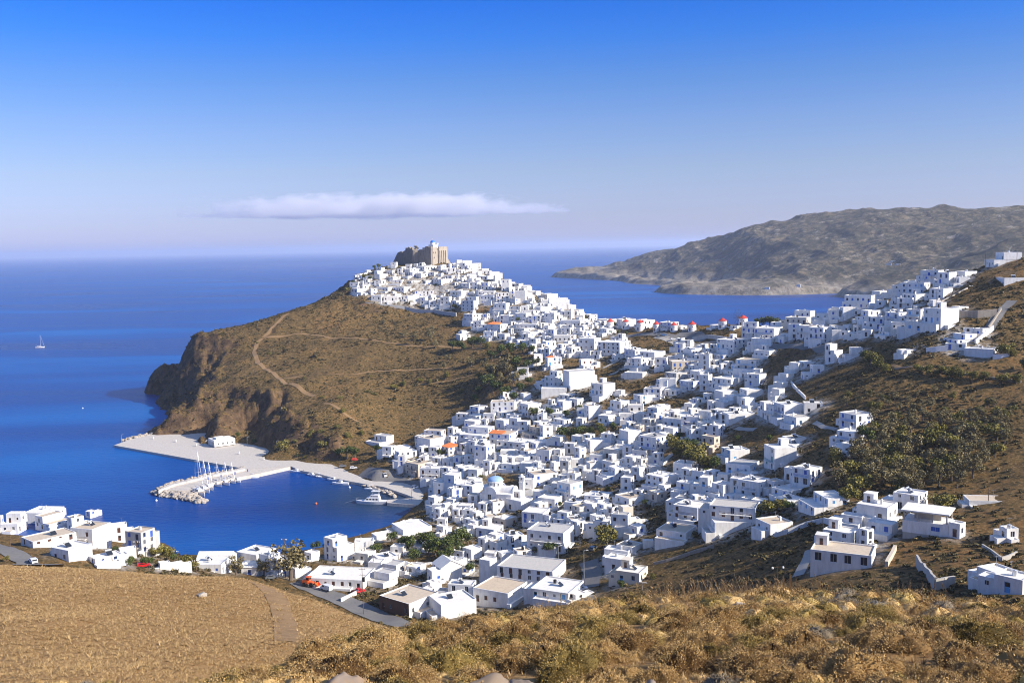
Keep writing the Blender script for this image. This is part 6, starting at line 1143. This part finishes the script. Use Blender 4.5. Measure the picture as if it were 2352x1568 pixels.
# ------------------------------------------------------------------ poles and lamps
def pole(u, vb, vt, label, kind='power', m='wood', P=None):
    P = P or hit(u, vb); k = pxm(P); H = (vb - vt) * k; r = empty('street_lamp' if kind in ('lamp', 'double') else 'power_pole' if kind in ('power', 'lattice') else 'mast_pole', P, rng.uniform(-.4, .4), label=label, cat='street lamp' if kind in ('lamp', 'double') else 'pole'); p = MB(); rad = max(.11, .55 * k * .9) if kind != 'lattice' else .2; p.bar((0, 0, -1), (0, 0, H), rad * 1.1, rad * .75, 8); p.obj('post', M[m], r)
    if kind in ('power', 'lattice'):
        a = MB(); n = 3 if kind == 'lattice' else 1 if H < 9 else 2
        for q in range(n): z = H - .5 - q * 1.9; a.bar((-1.1, 0, z), (1.1, 0, z), .07, n=4)
        a.obj('crossarm', M['metal'] if kind == 'lattice' else M['wood'], r); s = MB()
        for q in range(n):
            for x in (-1.0, -.45, .45, 1.0): s.lathe([(.09, H - .5 - q * 1.9), (.13, H - .3 - q * 1.9), (.03, H - .1 - q * 1.9)], 6, (x, 0, 0))
        s.obj('insulators', M['lampw'], r)
        if kind == 'lattice': w = MB(); w.bar((0, 0, H - .3), (5.5, 1, 0), .03, n=3); w.bar((0, 0, H - 4), (5.0, 1, 0), .03, n=3); w.obj('stay_wire', M['metal'], r)
        if H > 12 and kind == 'power': t = MB(); t.bar((.45, 0, H - 3.2), (.45, 0, H - 4.6), .4, n=10); t.obj('transformer', M['rubber'], r); l = MB(); l.bar((0, 0, H * .45), (-1.6, .2, H * .5), .05, n=5); l.box(-2.3, -1.5, -.1, .5, H * .5, H * .5 + .12); l.obj('lamp_arm', M['metal'], r)
    elif kind == 'lamp': l = MB(); l.bar((0, 0, H), (.9, 0, H + .25), .06, n=5); l.box(.7, 1.5, -.16, .16, H + .15, H + .3); l.obj('lamp_head', M['lampw'], r)
    elif kind == 'double':
        l = MB(); l.bar((-1.5, 0, H - .25), (1.5, 0, H - .25), .07, n=5)
        l.obj('crossarm', M['wood'], r)
        for x in (-1.45, 1.45): q = MB(); q.lathe([(.02, H - .75), (.3, H - .65), (.34, H - .35), (.12, H - .1)], 10, (x, 0, 0)); q.obj('floodlight', M['lampw'], r)
    return r
pole(835, 1411, 1300, 'tall wooden power pole with a lamp and transformer beside the coast road'); pole(656, 1322, 1234, 'tall power pole with three crossarms rising from the big eucalyptus', 'lattice'); pole(1786, 1343, 1298, 'post with two floodlights standing behind the near slope', 'double'); pole(1475, 1354, 1338, 'short pale lamp post at the edge of the near slope', 'lamp', 'metal')
pole(1342, 1352, 1262, 'thin pale street lamp beside the shaded road right of the hall', 'lamp', 'metal'); pole(316, 1303, 1240, 'tall wooden pole left of another below the grey walled tall house on the left shore'); pole(336, 1303, 1253, 'shorter wooden pole right of the tall one on the left shore'); pole(451, 1315, 1284, 'wooden pole in front of the gabled house on the bay'); pole(405, 1303, 1262, 'wooden pole between the trees left of the gabled bay house'); pole(259, 1302, 1272, 'thin wooden pole by the blank white house on the left shore', 'mast')
pole(252, 1262, 1232, 'wooden pole in front of the brown fronted left shore block', 'mast'); pole(24, 1254, 1226, 'wooden pole at the left edge above the coast road', 'mast'); pole(590, 1290, 1268, 'wooden pole before the white houses left of the big eucalyptus'); pole(841, 1274, 1243, 'brown pole beside the tall harbour house', 'mast'); pole(924, 1275, 1245, 'wooden pole standing among the park trees'); pole(1754, 934, 870, 'pole carrying a brown sign panel above the stepped white house'); pole(1920, 876, 840, 'wooden pole on the dry slope right of the white terrace houses', 'mast'); pole(1890, 966, 920, 'thin pole at the upper edge of the olive grove', 'mast')
pole(2106, 822, 778, 'telegraph pole right of the parked camper', 'mast'); pole(2122, 852, 827, 'short pole in the row of yellowish bushes', 'mast'); pole(2230, 692, 655, 'power pole on the steep slope below the road parapet'); pole(2151, 715, 662, 'tall pole among the upper ridge houses'); pole(1283, 1292, 1253, 'white lamp post behind the long white hall', 'lamp', 'metal'); pole(1172, 1278, 1230, 'white lamp post at the school yard entrance', 'lamp', 'metal'); pole(1130, 1265, 1228, 'pale lamp post left of the school yard', 'lamp', 'metal'); pole(1890, 1228, 1143, 'tall thin pole before the blue windowed white house above the lane', 'mast'); pole(1726, 1226, 1198, 'lamp post by the white parapet wall of the lane', 'lamp', 'metal'); pole(2270, 1158, 1120, 'pole behind the low white building on the shaded slope', 'mast'); pole(2165, 1165, 1135, 'pole beside the wide yellowish tree'); pole(2335, 620, 580, 'pole right of the top right summit house', 'mast'); pole(2263, 622, 582, 'pole left of the top right summit house', 'mast')
pole(1345, 1205, 1185, 'pole in front of the hotel with blue shutters', 'mast', 'metal'); pole(1477, 1214, 1185, 'pole beside the blue doored hotel front', 'mast', 'metal'); pole(1481, 930, 905, 'thin pole in the middle of the town slope', 'mast'); pole(1152, 940, 915, 'thin pole by the dark grove houses', 'mast'); pole(1738, 805, 790, 'small pole on the house below the car park', 'mast')
for u, vb, vt, lb in ((946, 1149, 1121, 'pale lamp column at the root of the motor yacht jetty'), (279, 1012, 998, 'light column at the outer corner of the quay'), (636, 1035, 1012, 'lamp column at the back of the quay'), (568, 1020, 1003, 'lamp column behind the harbour office')): pole(u, vb, vt, lb, 'lamp', 'metal', P=at_z(u, vb, 1.7))
for i, (u, v, lb) in enumerate(((352, 1007, 'white bollard nearest the outer end of the quay'), (404, 1014, 'white bollard left of the harbour office cars'), (451, 1023, 'white bollard in front of the harbour office'), (549, 1041, 'white bollard near the middle of the quay edge'), (606, 1054, 'white bollard near the breakwater root'))): b = MB(); b.lathe([(.55, 0), (.55, .15), (.35, .3), (.3, .9), (.5, 1.05), (.5, 1.2), (.02, 1.3)], 12); o = b.obj('bollard', M['white']); o.location = at_z(u, v, 1.7); o['label'] = lb; o['category'] = 'bollard'
for i, (u, v, lb) in enumerate(((508, 1095, 'blue service post on the breakwater nearest its tip'), (540, 1089, 'blue service post third from the breakwater tip'), (569, 1083, 'blue service post nearest the shore end of the breakwater'), (478, 1101, 'blue service post second from the breakwater tip, behind the yachts'))): b = MB(); b.box(-.25, .25, -.25, .25, 0, 1.3); b.box(-.3, .3, -.3, .3, 1.3, 1.45); o = b.obj('service_post', M['blue']); o.location = at_z(u, v, 1.9); o['label'] = lb; o['category'] = 'service post'
def office():
    P = at_z(493, 1026.5, 1.7); k = pxm(P); eR = Vector((math.cos(.75), math.sin(.75), 0)); r = empty('harbour_office', P, .62, label='low white harbour office with dark arcade standing alone on the quay', cat='building'); L1, L2, H = 44 * k * .92 / math.cos(.5), 13.5, 4.2; mb = MB(); L1 = 11.5; ops = [(1.0 + 2.5 * q, 2.6 + 2.5 * q, .1, 2.8) for q in range(4)]; facade(mb, 1, L1, H, 0, ops, 1.2); facade(mb, 0, L2, H, 0, [(2 + 3 * q, 3 + 3 * q, 1, 2.3) for q in range(4)], .2); mb.face([(L2, 0, 0), (L2, L1, 0), (L2, L1, H), (L2, 0, H)]); mb.face([(0, L1, 0), (0, L1, H), (L2, L1, H), (L2, L1, 0)]); mb.obj('wall', M['white'], r); rf = MB(); rf.face([(0, 0, H), (L2, 0, H), (L2, L1, H), (0, L1, H)]); rf.box(2, 8, 2, 8, H, H + 1.1); rf.obj('roof', M['roofw'], r)
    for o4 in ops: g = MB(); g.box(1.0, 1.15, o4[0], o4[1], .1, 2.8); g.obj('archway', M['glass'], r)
    for q in range(4): o = bpy.data.objects.new('window', window_mesh('win', 1, 1.3, 'frame')); o.location = (2.5 + 3 * q, .15, 1); put(o, r)
office()
def stall():
    P = at_z(828, 1064, 1.8); r = empty('market_stall', P, -.1, label='open stall with red canopy on the harbour promenade', cat='stall'); c = MB(); c.face([(-5, -1.8, 2.5), (5, -1.8, 2.5), (5, 1.8, 3.0), (-5, 1.8, 3.0)]); c.box(-5, 5, -1.8, -1.75, 2.25, 2.5); c.obj('canopy', M['redcap'], r)
    for x in (-4.8, -1.6, 1.6, 4.8): p = MB(); p.bar((x, -1.6, 0), (x, -1.6, 2.5), .07, n=5); p.bar((x, 1.6, 0), (x, 1.6, 2.95), .07, n=5); p.obj('post', M['metal'], r)
    t = MB(); t.box(-4.5, 4.5, -.6, .3, .65, .8); t.box(-4.3, -4.1, -.5, .2, 0, .65); t.box(4.1, 4.3, -.5, .2, 0, .65); t.obj('counter', M['wood'], r)
stall()
for u, v, w, lb in ((2046, 603, 11, 'white far farmhouse on the hill across the bay, highest of the small cluster'), (2038, 609, 9, 'low white far farmhouse at the left of the small cluster across the bay'), (2058, 610, 9, 'low white far farmhouse at the right of the small cluster across the bay'), (1757, 664, 10, 'lone white far building above the cliffs across the bay'), (1831, 659, 7, 'small white far house above the beach across the bay')):
    r_ = ray(u, v); h_ = math.hypot(r_.x, r_.y); dd = np.linspace(2000, 4200, 900); zz = CAMZ + r_.z / h_ * dd; gg = z_far(r_.x / h_ * dd, r_.y / h_ * dd); k_ = np.nonzero(zz <= gg)[0]
    if len(k_) == 0: continue
    d_ = dd[k_[0]]; P = Vector((r_.x / h_ * d_, r_.y / h_ * d_, gg[k_[0]])); s_ = w * pxm(P); ro = empty('farmhouse', P, -.4, label=lb, cat='house', group='far white houses across the bay'); m_ = MB(); m_.box(0, s_, 0, s_ * .6, -4, 4.2); m_.box(-s_ * .35, 0, s_ * .1, s_ * .5, -4, 2.8); m_.obj('wall', M['white'], ro); t_ = MB(); t_.face([(.3, .3, 4.22), (s_ - .3, .3, 4.22), (s_ - .3, s_ * .6 - .3, 4.22), (.3, s_ * .6 - .3, 4.22)]); t_.obj('roof', M['roofw'], ro)
    for q in range(3): o = bpy.data.objects.new('window', window_mesh('win', 1.6, 1.6, 'frame')); o.location = (s_ * (.2 + .3 * q), -.05, 1.2); put(o, ro)
def hut():
    P = hit(864, 1020); r = empty('round_store', P, 0, label='small round white store on the bank above the promenade', cat='store'); 
    P2 = at_d(862, 1018, 612); r.location = P2; m_ = MB(); m_.lathe([(1.9, -2), (1.9, 3.4), (2.0, 3.45), (2.0, 3.6)], 18); m_.obj('wall', M['white'], r); t = MB(); t.lathe([(2.1, 3.6), (.02, 4.2)], 18); t.obj('roof', M['tile'], r); o = bpy.data.objects.new('door', window_mesh('door', .9, 1.9, 'brown')); o.location = (0, -1.93, 0); put(o, r)
hut()
# ------------------------------------------------------------------ naming every house and tree by its look and its place
LM = [(965, 595, 'the hilltop castle'), (1402, 745, 'the leftmost windmill'), (1590, 745, 'the lone windmill'), (1705, 735, 'the windmill with sails'), (1140, 1130, 'the domed church'), (1205, 1320, 'the long white hall'), (905, 1395, 'the brick fronted workshop'), (1385, 903, 'the four storey white block'), (1147, 970, 'the orange roofed villa'), (1265, 835, 'the red tiled house'), (925, 1150, 'the motor yacht jetty'), (2135, 1205, 'the half built house'), (1515, 1190, 'the blue shuttered hotel'), (1255, 1245, 'the three storey school'),
      (1394, 1230, 'the tall junction tree'), (1940, 1285, 'the arched terrace house'), (1795, 890, 'the stepped white house'), (1955, 975, 'the lone hillside house'), (2215, 780, 'the upper farmhouse'), (2300, 597, 'the top right summit house'), (1690, 965, 'the big blank sunlit gable'), (775, 1265, 'the tall harbour house'), (665, 1295, 'the big eucalyptus'), (215, 1235, 'the brown fronted shore block'), (1335, 1000, 'the steep garden trees'), (1590, 1050, 'the concrete footway trees'), (940, 705, 'the grey retaining wall'), (1660, 1260, 'the shaded field corner house'), (1075, 795, 'the isolated dark trees'), (2150, 745, 'the big sunlit blue trimmed gable'), (866, 1035, 'the round harbour store')]
def direction(du, dv):
    if abs(du) < .5 * abs(dv): return 'above' if dv < 0 else 'below'
    if abs(dv) < .45 * abs(du): return 'left of' if du < 0 else 'right of'
    return ('above' if dv < 0 else 'below') + ('-left of' if du < 0 else '-right of')
ORD = ['just', 'second nearest', 'third nearest', 'fourth nearest', 'fifth nearest', 'sixth nearest', 'seventh nearest', 'eighth nearest', 'ninth nearest', 'tenth nearest', 'eleventh nearest', 'twelfth nearest', 'thirteenth nearest', 'fourteenth nearest', 'fifteenth nearest', 'sixteenth nearest']
FIX = {(1660, 1300): 'white corner house with blue shutters and walled terrace on the shaded field', (1220, 1328): 'long white public hall with a row of dark windows behind the near slope', (1121, 1312): 'blank white tower end of the long public hall', (1264, 1246): 'three storey white school with brown windows facing the yard', (2310, 596): 'white house on the summit at the top right edge', (1938, 1288): 'white terrace house with two dark arches at the foot of the right slope', (1508, 1190): 'white hotel with railed balcony and blue shutters', (1385, 902): 'tall four storey white block with blank sunlit gable'}
slots = {}
for b in HOUSES:
    u, v = b.c; best = min(LM, key=lambda l: math.hypot(l[0] - u, (l[1] - v) * 1.3) + (9999 if math.hypot(l[0] - u, l[1] - v) < 9 else 0)); dist = math.hypot(best[0] - u, (best[1] - v) * 1.3); dr = direction(u - best[0], v - best[1]); slots.setdefault((best[2], dr), []).append((dist, id(b), b))
for (ln, dr), L_ in slots.items():
    L_.sort()
    for i, (_, _, b) in enumerate(L_):
        ns = max(1, round(b.full / 3.15)); st_ = {1: 'single storey', 2: 'two storey', 3: 'three storey', 4: 'four storey'}.get(ns, 'tall'); cl = {'white': 'white', 'cream': 'cream', 'beige': 'beige', 'grey': 'grey', 'stone': 'stone'}[b.wallm]; asp = max(b.L1, b.L2) / min(b.L1, b.L2)
        ft = ''
        if 'tiles' in b.extra: ft = 'with orange tiled roof'
        elif 'balcony' in b.extra: ft = 'with railed balcony'
        elif 'hut' in b.extra: ft = 'with roof hut'
        elif 'upper' in b.extra: ft = 'with stepped upper floor'
        elif 'heater' in b.extra: ft = 'with solar heater'
        elif b.nw == 0: ft = 'with blank walls'
        elif 'stair' in b.extra: ft = 'with outside stair'
        elif b.trim != 'frame': ft = 'with %s trim' % COLW[b.trim]
        elif 'chimney' in b.extra: ft = 'with chimney'
        else: ft = 'with dark windows'
        lab = '%s%s %s house %s, %s of its row %s %s' % ('long ' if asp > 2 and len(ft) < 18 else '', st_, cl, ft, ORD[min(i, 15)], dr, ln)
        lab = '%s %s house %s, %s %s %s' % (st_, cl, ft, ORD[min(i, 15)], dr, ln)
        if len(lab.replace('-', ' ').replace(',', '').split()) > 16: lab = '%s house %s, %s %s %s' % (cl, ft, ORD[min(i, 15)], dr, ln)
        for (fu, fv), t in FIX.items():
            if math.hypot(fu - b.c[0], fv - b.c[1]) < 9: lab = t
        b.root['label'] = lab; b.root['group'] = 'white flat roofed houses of the hillside town'
ts = {}; HL = LM
for root, u, v, h, kd, cat in TREES:
    if root['label']: continue
    best = min(HL, key=lambda l: math.hypot(l[0] - u, (l[1] - v) * 1.3)); ts.setdefault((root.get('group', ''), best[2], direction(u - best[0], v - best[1])), []).append((math.hypot(best[0] - u, best[1] - v), root, h, kd, cat))
KN = {0: 'dark green', 1: 'sparse grey olive', 2: 'yellowish green'}
used = set()
for (grp, ln, dr), L_ in ts.items():
    L_.sort(key=lambda t: t[0])
    if 'olive grove' in grp:
        L_.sort(key=lambda t: -t[2])
    for i, (_, root, h, kd, cat) in enumerate(L_):
        lab = '%s %s, %s %s %s' % (KN[kd], cat, ORD[min(i, 15)], dr, ln)
        if 'olive grove' in grp: lab = '%s %s among its like in the broad grove on the right slope' % (KN[kd], cat)
        elif lab in used: lab = '%s %s, %s %s %s, one of the %s' % (KN[kd], cat, ORD[min(i, 15)], dr, ln, ' '.join(grp.split()[:3]))
        used.add(lab); root['label'] = lab
